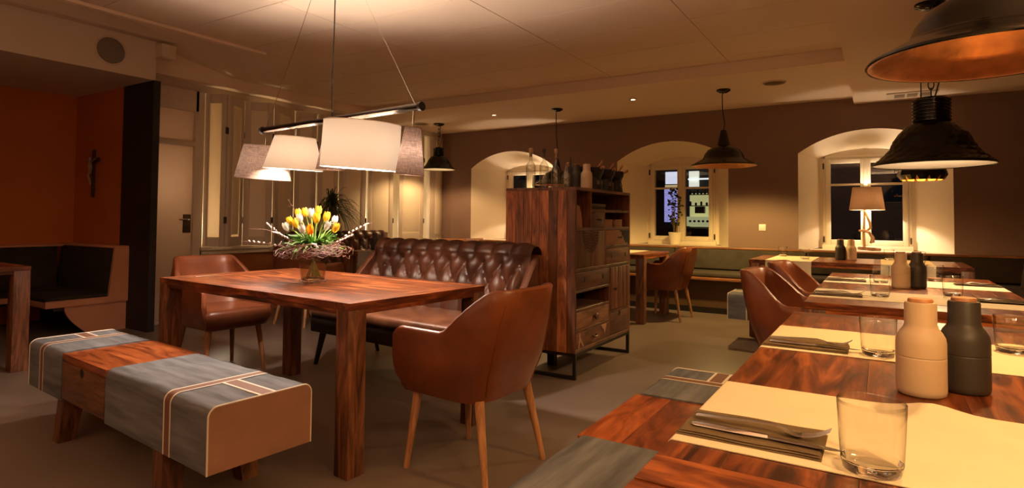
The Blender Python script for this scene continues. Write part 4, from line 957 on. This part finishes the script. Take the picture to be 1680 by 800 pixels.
def glass(name, label, x, y, z, r=.043, h=.097, water=0, group='short water tumblers', n=40):
    t = thing(name, label, 'glass', (x, y, z), 0, group)
    obj('wall', lathe(B(), [(r*.905, .017), (r*.94, .045), (r, h-.001), (r-.0008, h), (r-.0018, h-.0012), (r-.0022, h-.006)], n), GLASS, t, smooth=70)
    obj('base', lathe(B(), [(0, .0015), (r*.76, .0), (r*.84, .003), (r*.905, .0165), (r*.86, .0175), (r*.72, .013), (0, .0115)], n), GBASE, t, smooth=50); return t
ZG = TH+.0024
g0 = glass('tumbler', 'clear tumbler on the yellow-lit runner, largest glass in view', -.014, 1.035, ZG, .0455, .103)
def g(label, x, y): return dup(g0, label, (x, y, ZG), random.random()*90)
g('clear tumbler beside the fork behind the big pale pepper mill', -.008, 1.935); g('clear tumbler cut by the picture edge on the near set table', .318, 2.20)
g('clear tumbler on the second set table before the other pair of glasses', -.004, 3.48); g('clear tumbler on the second set table behind the one at the forks', 0, 4.28)
g('clear tumbler on the second set table, beside the dark pepper mill toward the side wall', .307, 3.72); g('clear tumbler on the second set table toward the window wall, past the dark mill', .29, 4.60)
g('clear tumbler on the crosswise table at the bench side of the hanging runner', -.885, 6.90); g('clear tumbler on the crosswise table at the near edge of the hanging runner', -.635, 6.50)
g('clear tumbler on the crosswise table below the shaded lamp', .07, 6.92); g('clear tumbler on the crosswise table hidden behind the pepper mills', .30, 6.50)
g('clear tumbler beside the dark pepper mills by the shutters', -5.06, 4.93); g('clear tumbler on the small corner table', -5.45, 6.80)
g('clear tumbler on the table behind the cabinet', -2.75, 6.45)

MATTEP = plain('pale_mill_body', (.50, .37, .24), .55); MATTED = plain('dark_mill_body', (.035, .028, .024), .5); MLID = wood('mill_lid_wood', (.25, .10, .04), (.38, .17, .07), (.48, .23, .10), 'X', 1, .45)
def mill(label, x, y, z, dark, k=1.0, group='bottle shaped pepper mills'):
    t = thing('pepper_mill', label, 'pepper mill', (x, y, z), 0, group); m = MATTED if dark else MATTEP
    k_ = k
    bm = B(); lathe(bm, [(0, 0), (.040*k_, 0), (.045*k_, .004*k_), (.0465*k_, .012*k_), (.0465*k_, .016*k_), (.0465*k_, .079*k_), (.0465*k_, .0805*k_), (.0455*k_, .082*k_), (0, .082*k_)], 40); obj('base', bm, m, t, smooth=50)
    bm = B(); lathe(bm, [(0, .0822*k_), (.0455*k_, .0822*k_), (.0465*k_, .0836*k_), (.0465*k_, .0850*k_), (.0465*k_, .112*k_), (.0445*k_, .123*k_), (.039*k_, .134*k_), (.033*k_, .142*k_), (.0302*k_, .150*k_), (.0298*k_, .193*k_), (.028*k_, .197*k_), (.024*k_, .1975*k_), (0, .1975*k_)], 40); obj('top', bm, m, t, smooth=50)
    bm = B(); lathe(bm, [(.0235*k_, .192*k_), (.0235*k_, .202*k_), (.0215*k_, .205*k_), (0, .2055*k_)], 28); obj('lid', bm, MLID, t, smooth=40, label='wooden lid'); return t
mill('pale beige bottle shaped pepper mill, the big one on the near set table', .072, 1.565, TH, 0)
mill('dark brown bottle shaped pepper mill, the big one on the near set table', .155, 1.645, TH, 1)
mill('pale beige pepper mill in the middle of the second set table', .096, 4.03, TH, 0); mill('dark pepper mill in the middle of the second set table', .175, 4.10, TH, 1)
mill('dark pepper mill on the crosswise table below the lamp shade', -.335, 6.66, TH, 1); mill('pale pepper mill on the crosswise table below the lamp shade', -.243, 6.64, TH, 0)
mill('dark pepper mill on the table by the shutters', -5.00, 5.03, TH, 1); mill('brown grey pepper mill on the table by the shutters', -4.98, 5.18, TH, 0)

NAPM = cloth('taupe_napkin', (.27, .19, .11), 500, .06)
def setting(where, x, y, z, rz):
    """napkin with a fork and a knife on it; handles toward -x of its own frame"""
    R_ = Matrix.Rotation(math.radians(rz), 4, 'Z')
    bm = B()
    for i, (dz, w_, l_) in enumerate(((.0008, .132, .225), (.0024, .128, .221), (.0040, .122, .217))):
        def f(u, v, dz=dz, w_=w_, l_=l_): return (-l_/2+l_*u, -w_/2+w_*v+.004*i, dz+.0025*sstep(.7, 1, v)*i*.6+.0008*math.sin(u*9+v*4))
        tb = B(); sheet(tb, f, 10, 6); bmesh.ops.solidify(tb, geom=tb.faces[:], thickness=.0011); merge(bm, tb)
    o = obj('napkin', bm, NAPM, None, (x, y, z), 40); o.rotation_euler = (0, 0, math.radians(rz)); tag(o, 'folded taupe napkin, '+where, 'napkin', 'folded napkins')
    def strip(bm, prof, t0=.0016):                    # (x, halfwidth, z, thickness)
        rows = []
        for px, hw_, pz, th in prof: rows.append([bm.verts.new((px, -hw_, pz)), bm.verts.new((px, -hw_*.6, pz+th)), bm.verts.new((px, hw_*.6, pz+th)), bm.verts.new((px, hw_, pz)), bm.verts.new((px, 0, pz-th*.5))])
        for a, b in zip(rows, rows[1:]):
            for k in range(5): bm.faces.new((a[k], a[(k+1) % 5], b[(k+1) % 5], b[k]))
        bm.faces.new(rows[0]); bm.faces.new(rows[-1][::-1])
    p = Vector((x, y, z))+R_ @ Vector((.012, .018, .0105))
    fk = thing('fork', 'steel fork on a taupe napkin, '+where, 'fork', p, rz-3, 'steel forks')
    bm = B(); strip(bm, [(-.112, .005, 0, .0028), (-.108, .0085, .0006, .003), (-.06, .0072, .003, .003), (-.01, .0046, .0065, .003), (.018, .0042, .0075, .003), (.036, .0065, .0045, .0024), (.044, .0105, .0015, .0018), (.060, .0125, -.001, .0016), (.066, .0125, .000, .0015)]); obj('handle', bm, STEEL, fk, smooth=60)
    for k in range(4):
        yy = (k-1.5)*.0066; bm = B(); strip_ = [(.064+.0075*i, .0022*(1-.04*i), -.0002+.00045*i*i, .0013) for i in range(7)]
        strip(bm, strip_); bmesh.ops.translate(bm, vec=(0, yy, 0), verts=bm.verts); obj('tine', bm, STEEL, fk, smooth=60)
    p = Vector((x, y, z))+R_ @ Vector((.03, -.022, .0072))
    kn = thing('knife', 'steel knife on a taupe napkin, '+where, 'knife', p, rz-1.5, 'steel knives')
    bm = B(); strip(bm, [(-.125, .004, 0, .004), (-.12, .0075, 0, .005), (-.06, .0078, 0, .0052), (-.02, .0062, .0004, .0045), (.0, .0055, .0008, .004)]); obj('handle', bm, STEEL, kn, smooth=60)
    bm = B(); strip(bm, [(.0, .0055, .0010, .002), (.012, .0085, .0012, .0012), (.07, .0095, .0012, .001), (.095, .0075, .0012, .0009), (.112, .0012, .0012, .0006)]); obj('blade', bm, STEEL, kn, smooth=60)
ZN = TH+.0025
setting('on the yellow-lit runner', -.192, 1.095, ZN, 0)
setting('on the runner behind the big pepper mills', -.192, 1.965, ZN, 0)
setting('second table, chair side, closer to the camera', -.19, 3.42, ZN, 0)
setting('second table, chair side, closer to the window', -.19, 4.30, ZN, 0)
setting('second table, wall side, closer to the camera', .485, 3.56, ZN, 180)
setting('second table, wall side, closer to the window', .485, 4.44, ZN, 180)

# ================================================================== VASE, TULIPS, WREATH
VX, VY = -2.756, 2.287
vs = thing('vase', 'clear squarish glass vase on small feet, with stems standing in water', 'vase', (VX, VY, TH))
def sq(th, n=4.5): return 1/((abs(math.cos(th))**n+abs(math.sin(th))**n)**(1/n))
WVAS = clear_glass('vase_glass', (.92, .90, .84), .09, .85, 0, (.25, .22, .17)); WFOOT = plain('vase_foot_glass', (1, .99, .95), 0, trans=1, ior=1.45)
P = [(0, .016), (.052, .016), (.058, .020), (.066, .10), (.073, .172), (.0715, .175), (.0705, .172)]
obj('glass_body', lathe(B(), P, 48, None, lambda i, th: sq(th)*.93), WVAS, vs, smooth=50)
obj('base', lathe(B(), [(0, .012), (.050, .012), (.057, .018), (.0575, .026), (.050, .0268), (0, .0268)], 48, None, lambda i, th: sq(th)*.93), WFOOT, vs, smooth=50)
for i in range(4):
    a = PI/4+PI/2*i; bm = B(); lathe(bm, [(0, 0), (.010, .001), (.013, .009), (.010, .018), (0, .021)], 14, Matrix.Translation((.062*math.cos(a), .062*math.sin(a), 0))); obj('foot', bm, WFOOT, vs)
obj('water', lathe(B(), [(0, .0272), (.0535, .0302), (.0612, .10), (.0638, .118), (0, .118)], 48, None, lambda i, th: sq(th)*.93), clear_glass('vase_water', (.86, .85, .74), .03, .5, 0, (.45, .42, .33)), vs, smooth=50)
LEAF = plain('tulip_leaf', (.16, .31, .07), .45, vary=.3, vscale=14); STEM = plain('tulip_stem', (.24, .36, .09), .45)
YEL = plain('yellow_petal', (.74, .56, .06), .5, vary=.12, vscale=30); ORA = plain('deep_yellow_petal', (.86, .44, .03), .5, vary=.15, vscale=30); WHI = plain('white_petal', (.66, .64, .58), .5)
BUD = plain('pussy_catkin', (.82, .78, .70), .9); TWIG = plain('brown_twig', (.16, .07, .04), .7, vary=.4, vscale=30); REDT = plain('red_brown_twig', (.105, .038, .022), .6, vary=.4, vscale=30)
def aim(d): return Vector(d).to_track_quat('Z', 'Y').to_matrix().to_4x4()
def leaf_mesh(p, d, L, w_, curl, side):
    bm = B(); d = Vector(d).normalized(); s_ = d.cross(Vector((0, 0, 1))); s_ = s_.normalized() if s_.length > .05 else Vector((1, 0, 0)); s_ = (Matrix.Rotation(side, 3, d) @ s_)
    nrm = s_.cross(d)
    def f(u, v):
        t = u; c = Vector(p)+d*L*t*(1-.12*t)+Vector((0, 0, -curl*t*t*t))+nrm*(.02*math.sin(t*3))
        hw = w_*math.sin(PI*min(1, .12+.88*t))**.8*(1-t*.35) if t < 1 else 0
        q = (v-.5)*2; return c+s_*hw*q+nrm*hw*.45*(q*q)
    sheet(bm, f, 10, 4); bmesh.ops.solidify(bm, geom=bm.faces[:], thickness=.0008); return bm
def tulip(label, hx, hy, hz, mat, k=1.0, lean=None, group='yellow tulips in the vase', nleaf=1):
    """head centre at (hx, hy, hz) from the vase's base; the stem runs down through the vase's mouth"""
    hd = Vector((hx, hy, hz)); ft = Vector((-hx*.28, -hy*.28, .034)); mid = Vector((hx*.16, hy*.16, .18))
    t = thing('tulip', label, 'flower', (VX, VY, TH), 0, group)
    pts = [ft.lerp(mid, i/4) for i in range(4)]+[mid.lerp(hd, i/6)+Vector((0, 0, .03*math.sin(PI*i/6))) for i in range(7)]
    bm = B(); tube(bm, pts, .0036, 6); obj('stem', bm, STEM, t)
    d = (hd-mid).normalized()*.75+Vector((0, 0, .45)) if lean is None else Vector(lean)
    M = Matrix.Translation(hd) @ aim(d)
    for i in range(6):
        bm = B(); rot_ = Matrix.Rotation(PI/3*i+(.2 if i % 2 else 0), 4, 'Z'); sh_ = 1.0 if i % 2 else .90
        def f(u, v):
            z = -.026+.060*u; R0 = .0215*sh_*(math.sin(PI*(.10+.66*u))**.75)*(1-.10*u); w_ = 1.25*math.sin(PI*min(1, .16+.80*u))**.7
            a = (v-.5)*w_*1.05; return (rot_ @ Vector((R0*math.cos(a)*1.0, R0*math.sin(a), z)))*k
        sheet(bm, f, 8, 5); bmesh.ops.solidify(bm, geom=bm.faces[:], thickness=.0008*k); bmesh.ops.transform(bm, matrix=M, verts=bm.verts); obj('petal', bm, mat, t, smooth=60)
    for i in range(nleaf):
        a = random.uniform(-.9, .9); q = Vector((hx, hy, 0)); q = q if q.length > .02 else Vector((.05, -.08, 0)); q = Matrix.Rotation(a, 3, 'Z') @ q.normalized()
        obj('leaf', leaf_mesh(mid, (q.x*random.uniform(.6, 1.1), q.y*random.uniform(.6, 1.1), random.uniform(.55, 1.1)), random.uniform(.13, .18), random.uniform(.013, .019), random.uniform(.0, .05), random.uniform(-.5, .5)), LEAF, t, smooth=60)
    return t
# axes seen from the camera: right ~ (.85, .53), toward the camera ~ (.53, -.85) * -1
CR = Vector((.735, .678, 0)); CT = Vector((.678, -.735, 0))          # picture-right and toward-camera at the vase
def at(r, tw, z): v = CR*r+CT*tw; return v.x, v.y, z
for lb, r, tw, z, m, k in (('yellow tulip at the highest point of the bouquet', .021, -.02, .405, YEL, 1.15), ('yellow tulip half open with a green leaf across it, below the highest one', .021, .055, .362, YEL, 1.25),
        ('yellow tulip leaning up beside the highest one toward the plant', .070, .01, .370, YEL, 1.25), ('deep golden tulip lowest in the middle, facing the camera', -.002, .125, .298, ORA, 1.2),
        ('pale yellow tulip low on the side toward the sofa', .125, .05, .310, YEL, 1.2), ('yellow tulip low on the side toward the shutters', -.090, .07, .335, YEL, 1.2),
        ('yellow tulip high on the side toward the shutters', -.090, -.03, .388, YEL, 1.15), ('yellow tulip between the white heads at the top', -.055, -.04, .396, YEL, 1.1),
        ('yellow tulip tucked beside the low one toward the shutters', -.125, .03, .345, YEL, 1.05), ('yellow tulip behind the white heads, only its tip in view', -.030, -.08, .385, YEL, 1.0)):
    x_, y_, z_ = at(r, tw, z); tulip(lb, x_, y_, z_, m, k*.82)
for lb, r, tw, z in (('white tulip at the top beside the highest yellow one', -.016, .0, .392), ('white tulip in the middle of the side toward the shutters', -.070, .05, .360), ('white tulip lowest on the side toward the shutters', -.135, .08, .312),
        ('white tulip in front, next to the deep golden one', -.046, .115, .302), ('white tulip on the side toward the sofa, beside the pale yellow one', .083, .085, .322), ('white tulip behind the pale yellow one', .110, -.03, .350)):
    x_, y_, z_ = at(r, tw, z); tulip(lb, x_, y_, z_, WHI, .92, None, 'white tulips in the vase')
# loose greenery
bm = B()
for i in range(80):
    a = random.uniform(0, 2*PI); el = random.uniform(.15, 1.2); q = Vector((math.cos(a), math.sin(a), el)).normalized()
    tb = leaf_mesh((q.x*.03, q.y*.03, .165), q, random.uniform(.13, .235), random.uniform(.008, .021), random.uniform(.0, .08), random.uniform(-.8, .8)); merge(bm, tb)
for i in range(60):
    a = random.uniform(0, 2*PI); q = Vector((math.cos(a), math.sin(a), random.uniform(.3, 1.6))).normalized(); L_ = random.uniform(.12, .21)
    tube(bm, [q*.03+Vector((0, 0, .165)), q*L_*.6+Vector((0, 0, .17)), q*L_+Vector((0, 0, .165-.02*random.random()))], [.0014, .0011, .0006], 4)
o = obj('bouquet_foliage', bm, LEAF, None, (VX, VY, TH), 60); o['kind'] = 'stuff'; tag(o, 'loose green leaves and blades filling the tulip bouquet', 'foliage')
# twig wreath round the vase's mouth
bm = B()
for i in range(80):
    a0 = random.uniform(0, 2*PI); ar = random.uniform(.9, 2.2); R0 = random.uniform(.085, .215); R1 = R0+random.uniform(-.035, .045); z0, z1_ = random.uniform(.135, .225), random.uniform(.135, .230); ph = random.random()*6
    tube(bm, [((R0+(R1-R0)*s/9+.006*math.sin(s*2+ph))*math.cos(a0+ar*s/9), (R0+(R1-R0)*s/9)*math.sin(a0+ar*s/9), z0+(z1_-z0)*s/9+.010*math.sin(s*1.3+ph)) for s in range(10)], [.0021-.0001*s for s in range(10)], 5)
for i in range(10):
    a = random.uniform(0, 2*PI); c_, s_ = math.cos(a), math.sin(a)
    tube(bm, [(.12*c_, .12*s_, .18), (.18*c_-.02*s_, .18*s_+.02*c_, .20+.03*random.random()), (.235*c_, .235*s_, .185), (.225*c_+.02*s_, .225*s_-.02*c_, .155)], [.002, .0018, .0015, .0010], 5)
tag(obj('twig_wreath', bm, REDT, None, (VX, VY, TH), 60), 'wreath of thin red-brown twigs round the mouth of the glass vase', 'wreath')
# pussy willow twigs
for k, (lb, pth, nb_) in enumerate((('pussy willow twig reaching far out toward the door, level with the wreath', ((-.02, 0, .17), (-.16, .04, .205), (-.27, .07, .235), (-.36, .09, .235)), 6), ('pussy willow twig curving toward the shutters above the wreath', ((-.02, 0, .17), (-.14, .06, .24), (-.22, .08, .31), (-.245, .08, .34)), 7),
        ('pussy willow twig with a long bare tip toward the sofa', ((.02, 0, .17), (.15, .03, .245), (.24, .05, .31), (.335, .06, .345)), 7), ('pussy willow twig low toward the sofa', ((.02, .02, .17), (.12, .10, .225), (.19, .14, .255), (.235, .15, .275)), 7),
        ('pussy willow twig drooping in front below the golden tulip', ((.0, .03, .18), (-.01, .12, .24), (.02, .16, .225), (.055, .18, .195)), 6), ('pussy willow twig at the side toward the shutters, behind the white heads', ((-.02, .02, .17), (-.11, .10, .25), (-.17, .12, .285), (-.20, .13, .285)), 7),
        ('pussy willow twig standing highest at the back of the bouquet', ((0, -.03, .17), (-.04, -.07, .30), (-.035, -.09, .40), (-.01, -.09, .425)), 4))):
    t = thing('willow_twig', lb, 'twig', (VX, VY, TH), 0, 'pussy willow twigs')
    Q = [Vector(at(*p)) for p in pth]
    def bz(u): a, b, c_, d = Q; return a*(1-u)**3+b*3*u*(1-u)**2+c_*3*u*u*(1-u)+d*u**3
    bm = B(); tube(bm, [bz(i/14) for i in range(15)], [.0022-.0001*i for i in range(15)], 5); obj('twig', bm, TWIG, t)
    for i in range(nb_):
        u = .45+.5*i/nb_; p = bz(u); d = (bz(u+.02)-p).normalized()+Vector((random.uniform(-.8, .8), random.uniform(-.8, .8), .6))
        bm = B(); lathe(bm, [(0, -.001), (.0045, .003), (.0055, .008), (.003, .014), (0, .0155)], 8, Matrix.Translation(p) @ aim(d)); obj('catkin', bm, BUD, t)
t = thing('bare_twig', 'thin bare red twig sticking up over the bouquet', 'twig', (VX, VY, TH))
bm = B(); tube(bm, [Vector(at(*p)) for p in ((-.02, -.02, .2), (-.09, -.04, .36), (-.12, -.05, .42), (-.155, -.06, .475))], [.002, .0018, .0014, .0008], 5); tube(bm, [Vector(at(*p)) for p in ((-.12, -.05, .42), (-.125, -.05, .44), (-.15, -.04, .43))], [.0012, .001, .0007], 5); obj('twig', bm, REDT, t)
t = thing('bare_twig', 'long pale bare twig arching toward the door over the wreath', 'twig', (VX, VY, TH))
bm = B(); tube(bm, [Vector(at(*p)) for p in ((-.05, 0, .18), (-.17, .03, .275), (-.25, .05, .30), (-.33, .06, .305))], [.002, .0018, .0014, .0008], 5); obj('twig', bm, TWIG, t)

# ================================================================== ON THE CABINET
ZC = Z1
BOTTLE = thin_glass('bottle_glass', (.90, .89, .82), 1.6)
CK = plain('cork', (.36, .20, .11), .8); BLKC = plain('black_cap', (.012, .010, .010), .35)
def bottle(label, x, y, r, hb, hs, hn, rn, cap, capm, group='clear spirit bottles on the cabinet'):
    t = thing('bottle', label, 'bottle', (x, y, ZC), 0, group)
    P = [(0, .003), (r*.88, 0), (r, .006), (r, hb), (r*.93, hb+hs*.35), (r*.55, hb+hs*.8), (rn, hb+hs), (rn, hb+hs+hn), (rn+.002, hb+hs+hn+.002), (rn+.002, hb+hs+hn+.010), (rn-.002, hb+hs+hn+.010)]
    obj('glass_body', lathe(B(), P, 32), BOTTLE, t, smooth=50)
    obj('stopper', lathe(B(), [(0, hb+hs+hn-.02), (rn-.0035, hb+hs+hn-.02), (rn-.0035, hb+hs+hn+.012), (cap, hb+hs+hn+.012), (cap, hb+hs+hn+.040), (cap*.8, hb+hs+hn+.044), (0, hb+hs+hn+.044)], 20), capm, t, smooth=40)
    return t
bottle('tall clear bottle with a cork stopper, first on the cabinet', -2.235, 3.86, .036, .165, .04, .055, .0125, .017, CK)
bottle('tall clear bottle with a black pourer cap on the cabinet', -2.16, 3.93, .034, .165, .045, .050, .0115, .014, BLKC)
bottle('slim clear bottle with a pale stopper on the cabinet', -2.085, 3.98, .034, .135, .045, .080, .0105, .0125, CK)
t_ = bottle('squat faceted decanter with a glass stopper on the cabinet', -1.995, 3.97, .034, .085, .04, .012, .014, .019, BOTTLE)
bottle('small clear bottle behind the squat decanter', -2.04, 4.09, .026, .10, .03, .035, .009, .011, CK)
mill('dark bottle shaped mill on the cabinet beside the decanter', -1.975, 4.10, ZC, 1, .95); mill('pale bottle shaped mill on the cabinet before the fondue pots', -1.885, 4.10, ZC, 0, .95)
bm = B(); tube(bm, [(-2.03, 4.12, ZC), (-2.03, 4.12, ZC+.25)], [.006, .0035], 8); tag(obj('candle', bm, BLKC), 'thin black candle standing upright among bottles and mills on the cabinet', 'candle')
POT = plain('cast_iron', (.014, .011, .010), .5, bump=.2, bscale=120); HAND = wood('pot_handle_wood', (.26, .10, .045), (.40, .17, .075), (.50, .24, .11), 'X', 1, .45)
def pot(label, x, y, rz):
    t = thing('fondue_pot', label, 'pot', (x, y, ZC), rz, 'fondue pots on the cabinet')
    obj('stand', lathe(B(), [(.062, 0), (.064, .004), (.050, .095), (.060, .115), (.056, .116), (.046, .095), (.058, .004)], 28), POT, t)
    for k in range(5):
        a = 2*PI*k/5; bm = B(); box(bm, (.056*math.cos(a), .056*math.sin(a), .055), (.012, .022, .03), .002, (0, 0, a)); obj('stand_opening', bm, plain('lit_opening', (.22, .16, .12), .3, metal=.5), t)
    obj('bowl', lathe(B(), [(0, .105), (.045, .107), (.066, .125), (.074, .165), (.076, .172), (.072, .172), (.068, .16), (.058, .125), (0, .118)], 36), POT, t, smooth=50)
    obj('burner', lathe(B(), [(0, .004), (.03, .004), (.03, .03), (.012, .036), (0, .036)], 18), CHROME, t)
    bm = B(); tube(bm, [(.068, 0, .155), (.098, 0, .162)], [.008, .007], 10); sk = obj('handle_socket', bm, POT, t)
    bm = B(); tube(bm, [(.095, 0, .161), (.118, 0, .167), (.135, 0, .171)], [.008, .011, .0105], 12); obj('handle', bm, HAND, sk)
    return t
pot('black fondue pot on its stand, next to the pale mill', -1.885, 4.245, -35); pot('black fondue pot on its stand, middle one of the row', -1.88, 4.46, -35); pot('black fondue pot on its stand, last of the row at the cabinet corner', -1.885, 4.67, -20)
FKH = HAND
for lb, bx_, by_, dx, dy in (('wooden fondue fork handles rising from the first pot', -1.90, 4.26, .02, .11), ('wooden fondue fork handles rising from the middle pot', -1.90, 4.49, .02, .12), ('wooden fondue fork handles rising from the last pot', -1.90, 4.70, .02, .11)):
    for q in (0, 1):
        t = thing('fondue_fork', lb.replace('handles', 'handle')+(', upper of two' if q else ', lower of two'), 'fork', (bx_, by_+.012*q, ZC+.12), 0, 'fondue forks')
        a_, b_ = Vector((0, -.02, 0)), Vector((dx, dy, .105+.012*q)); m_ = a_.lerp(b_, .5)
        bm = B(); tube(bm, [a_, m_], .002, 6); obj('tine_rod', bm, CHROME, t); bm = B(); tube(bm, [m_, b_], [.0065, .0085], 10); obj('handle', bm, HAND, t)
t = thing('serving_box', 'black box standing behind the fondue pots on the cabinet', 'box', (-2.08, 4.42, ZC))
bm = B(); span(bm, (-.09, -.13, 0), (.05, .16, .185), .006); obj('body', bm, POT, t); bm = B(); span(bm, (-.092, -.132, .185), (.052, .162, .195), .004); obj('lid', bm, POT, t)

# ================================================================== PLANTS AND WINDOW LAMPS
PCER = plain('cream_ceramic_pot', (.72, .64, .46), .35)
pp = thing('potted_plant', 'small bushy plant in a cream pot on the sill of the middle window', 'plant', (-2.44, 8.27, .79))
obj('pot', lathe(B(), [(0, 0), (.062, 0), (.068, .004), (.092, .155), (.096, .158), (.096, .172), (.088, .172), (.084, .15), (0, .15)], 36), PCER, pp, smooth=40)
bm = B()
for k in range(5):
    a = k*1.3; tube(bm, [(.02*math.cos(a), .02*math.sin(a), .15), (.035*math.cos(a+.6), .03*math.sin(a+.6), .30), (.05*math.cos(a+1), .04*math.sin(a+1), .46+.05*k)], [.008, .006, .004], 6)
obj('stem', bm, plain('plant_stem', (.20, .13, .05), .7), pp)
DLEAF = plain('dark_glossy_leaf', (.028, .045, .016), .35, vary=.4, vscale=20)
bm = B()
for k in range(170):
    z = random.uniform(.27, .78); r_ = .105*math.sin(PI*(z-.20)/.66)**.7; a = random.uniform(0, 2*PI); p = Vector((r_*random.uniform(.3, 1)*math.cos(a)-.03*sstep(.5, .8, z), r_*random.uniform(.3, 1)*math.sin(a), z))
    tb = B(); lathe(tb, [(0, -.022), (.012, -.008), (.013, .006), (0, .024)], 6); bmesh.ops.scale(tb, vec=(1, .14, 1), verts=tb.verts); merge(bm, tb, Matrix.Translation(p) @ Euler((random.uniform(-1.3, 1.3), random.uniform(-1.3, 1.3), random.uniform(0, 6))).to_matrix().to_4x4())
obj('foliage', bm, DLEAF, pp)
dp = thing('potted_plant', 'spiky dracaena with long drooping leaves on the shutter sill behind the tulips', 'plant', (-6.10, 5.45, .785))
dp.location = (-5.92, 5.62, .0)
ps_ = thing('plant_stand', 'narrow dark stand carrying the spiky plant beside the shutters', 'stand', (-6.17, 5.72, 0)) if False else None
dp.location = (-6.18, 5.36, .78)
st_ = thing('plant_stand', 'slim dark column carrying the spiky dracaena behind the sofa by the shutters', 'stand', (-6.18, 5.36, 0))
bm = B(); lathe(bm, [(0, 0), (.10, 0), (.10, .015), (.03, .03), (.03, .74), (.09, .755), (.09, .7795), (0, .7795)], 28); obj('column', bm, BLACKM, st_)
obj('pot', lathe(B(), [(0, 0), (.055, 0), (.060, .004), (.075, .13), (.078, .14), (.072, .14), (.068, .12), (0, .12)], 32), plain('dark_plant_pot', (.05, .035, .025), .5), dp, smooth=40)
bm = B(); tube(bm, [(0, 0, .12), (.01, 0, .30), (.02, .01, .48)], [.02, .016, .013], 10); obj('trunk', bm, TWIG, dp)
GR2 = plain('dracaena_leaf', (.085, .12, .04), .4, vary=.4, vscale=8)
nl = 0
for k in range(150):
    a = random.uniform(-1.4, 1.4); el = random.uniform(-.2, 1.35); L_ = random.uniform(.40, .66); q = Vector((math.cos(a)*math.cos(el), math.sin(a)*math.cos(el), math.sin(el))); p = Vector((.025, .01, .47+random.uniform(-.05, .03)))
    s_ = q.cross(Vector((0, 0, 1))).normalized(); dr = random.uniform(.16, .42)
    bm = B(); rows = []
    for i in range(8):
        u = i/7; c_ = p+q*L_*u*(1-.25*u)+Vector((0, 0, -dr*u**2.3)); w_ = .0085*(math.sin(PI*min(1, .25+.75*u))**.6 if u < 1 else .05)
        rows.append((bm.verts.new(c_-s_*w_), bm.verts.new(c_+Vector((0, 0, -.003))), bm.verts.new(c_+s_*w_)))
    for r0, r1 in zip(rows, rows[1:]):
        bm.faces.new((r0[0], r0[1], r1[1], r1[0])); bm.faces.new((r0[1], r0[2], r1[2], r1[1]))
    obj('leaf', bm, GR2, dp, smooth=60)
# driftwood table lamps in the first and last niche
DRIFT = wood('driftwood', (.13, .06, .03), (.26, .13, .065), (.38, .21, .11), 'Z', 1, .7, 8); ROPE = plain('rope', (.45, .28, .12), .85, bump=1.0, bscale=120)
TSH = shade_cloth('taupe_shade', (.34, .21, .12), .22, .12)
def winlamp(label, x, y, power):
    t = thing('table_lamp', label, 'lamp', (x, y, ZS0+.012), 0, 'driftwood lamps in the window niches')
    bm = B(); box(bm, (.02, -.02, .022), (.24, .075, .036), .014, (0, .05, .06), 3); obj('base', bm, DRIFT, t)
    bm = B(); tube(bm, [(-.03, 0, .03), (-.035, 0, .20), (-.03, 0, .30), (-.02, 0, .62)], [.017, .016, .014, .012], 10); obj('post', bm, ROPE, t)
    bm = B(); tube(bm, [(-.03, -.012, .50), (.0, -.03, .42), (.03, -.03, .33), (.035, -.02, .27), (.0, 0, .24)], [.013, .014, .015, .017, .012], 10); obj('rope_loop', bm, ROPE, t)
    bm = B(); tube(bm, [(-.085, -.02, .235), (-.03, -.03, .24), (.02, -.03, .215), (.055, -.03, .16), (.055, -.03, .11), (.03, -.02, .095)], [.012, .016, .015, .020, .026, .010], 10); obj('driftwood_branch', bm, DRIFT, t)
    sh = obj('shade', lathe(B(), [(.150, .755), (.186, .485)], 48), TSH, t, smooth=60)
    for r_, z_ in ((.150, .755), (.186, .485)):
        bm = B(); torus(bm, (0, 0, z_), r_, .002, None, 44, 6); obj('rim_tape', bm, TSH, sh)
    obj('lining', lathe(B(), [(.1485, .754), (.1845, .487)], 48), shade_cloth('pale_lining', (.85, .75, .58), .15), sh, smooth=60)
    for k in range(3):
        a = 2*PI*k/3+.4; bm = B(); tube(bm, [(-.012, 0, .70), (.15*math.cos(a), .15*math.sin(a), .752)], .0018, 5); obj('spoke', bm, CHROME, sh)
    bm = B(); lathe(bm, [(.010, .615), (.026, .645), (.026, .665), (0, .69)], 14); obj('bulb', bm, glow('warm_bulb', (1, .80, .52), 18), t)
    lamp('table_lamp_light', (0, 0, .590), power, (1, .75, .52), .02, parent=t); return t
winlamp('table lamp with taupe shade and driftwood base on the sill of the last window', -.135, 8.26, 27)
winlamp('table lamp hidden behind the cabinet on the sill of the first window', -4.86, 8.24, 27)
t = thing('menu_card', 'dark flat menu lying on the small corner table', 'menu', (-5.25, 6.92, TH), 20)
bm = B(); box(bm, (0, 0, .004), (.22, .30, .008), .002); obj('cover', bm, BLKC, t); bm = B(); box(bm, (.002, .002, .0085), (.21, .29, .002), .0005); obj('page', bm, RUN, t)
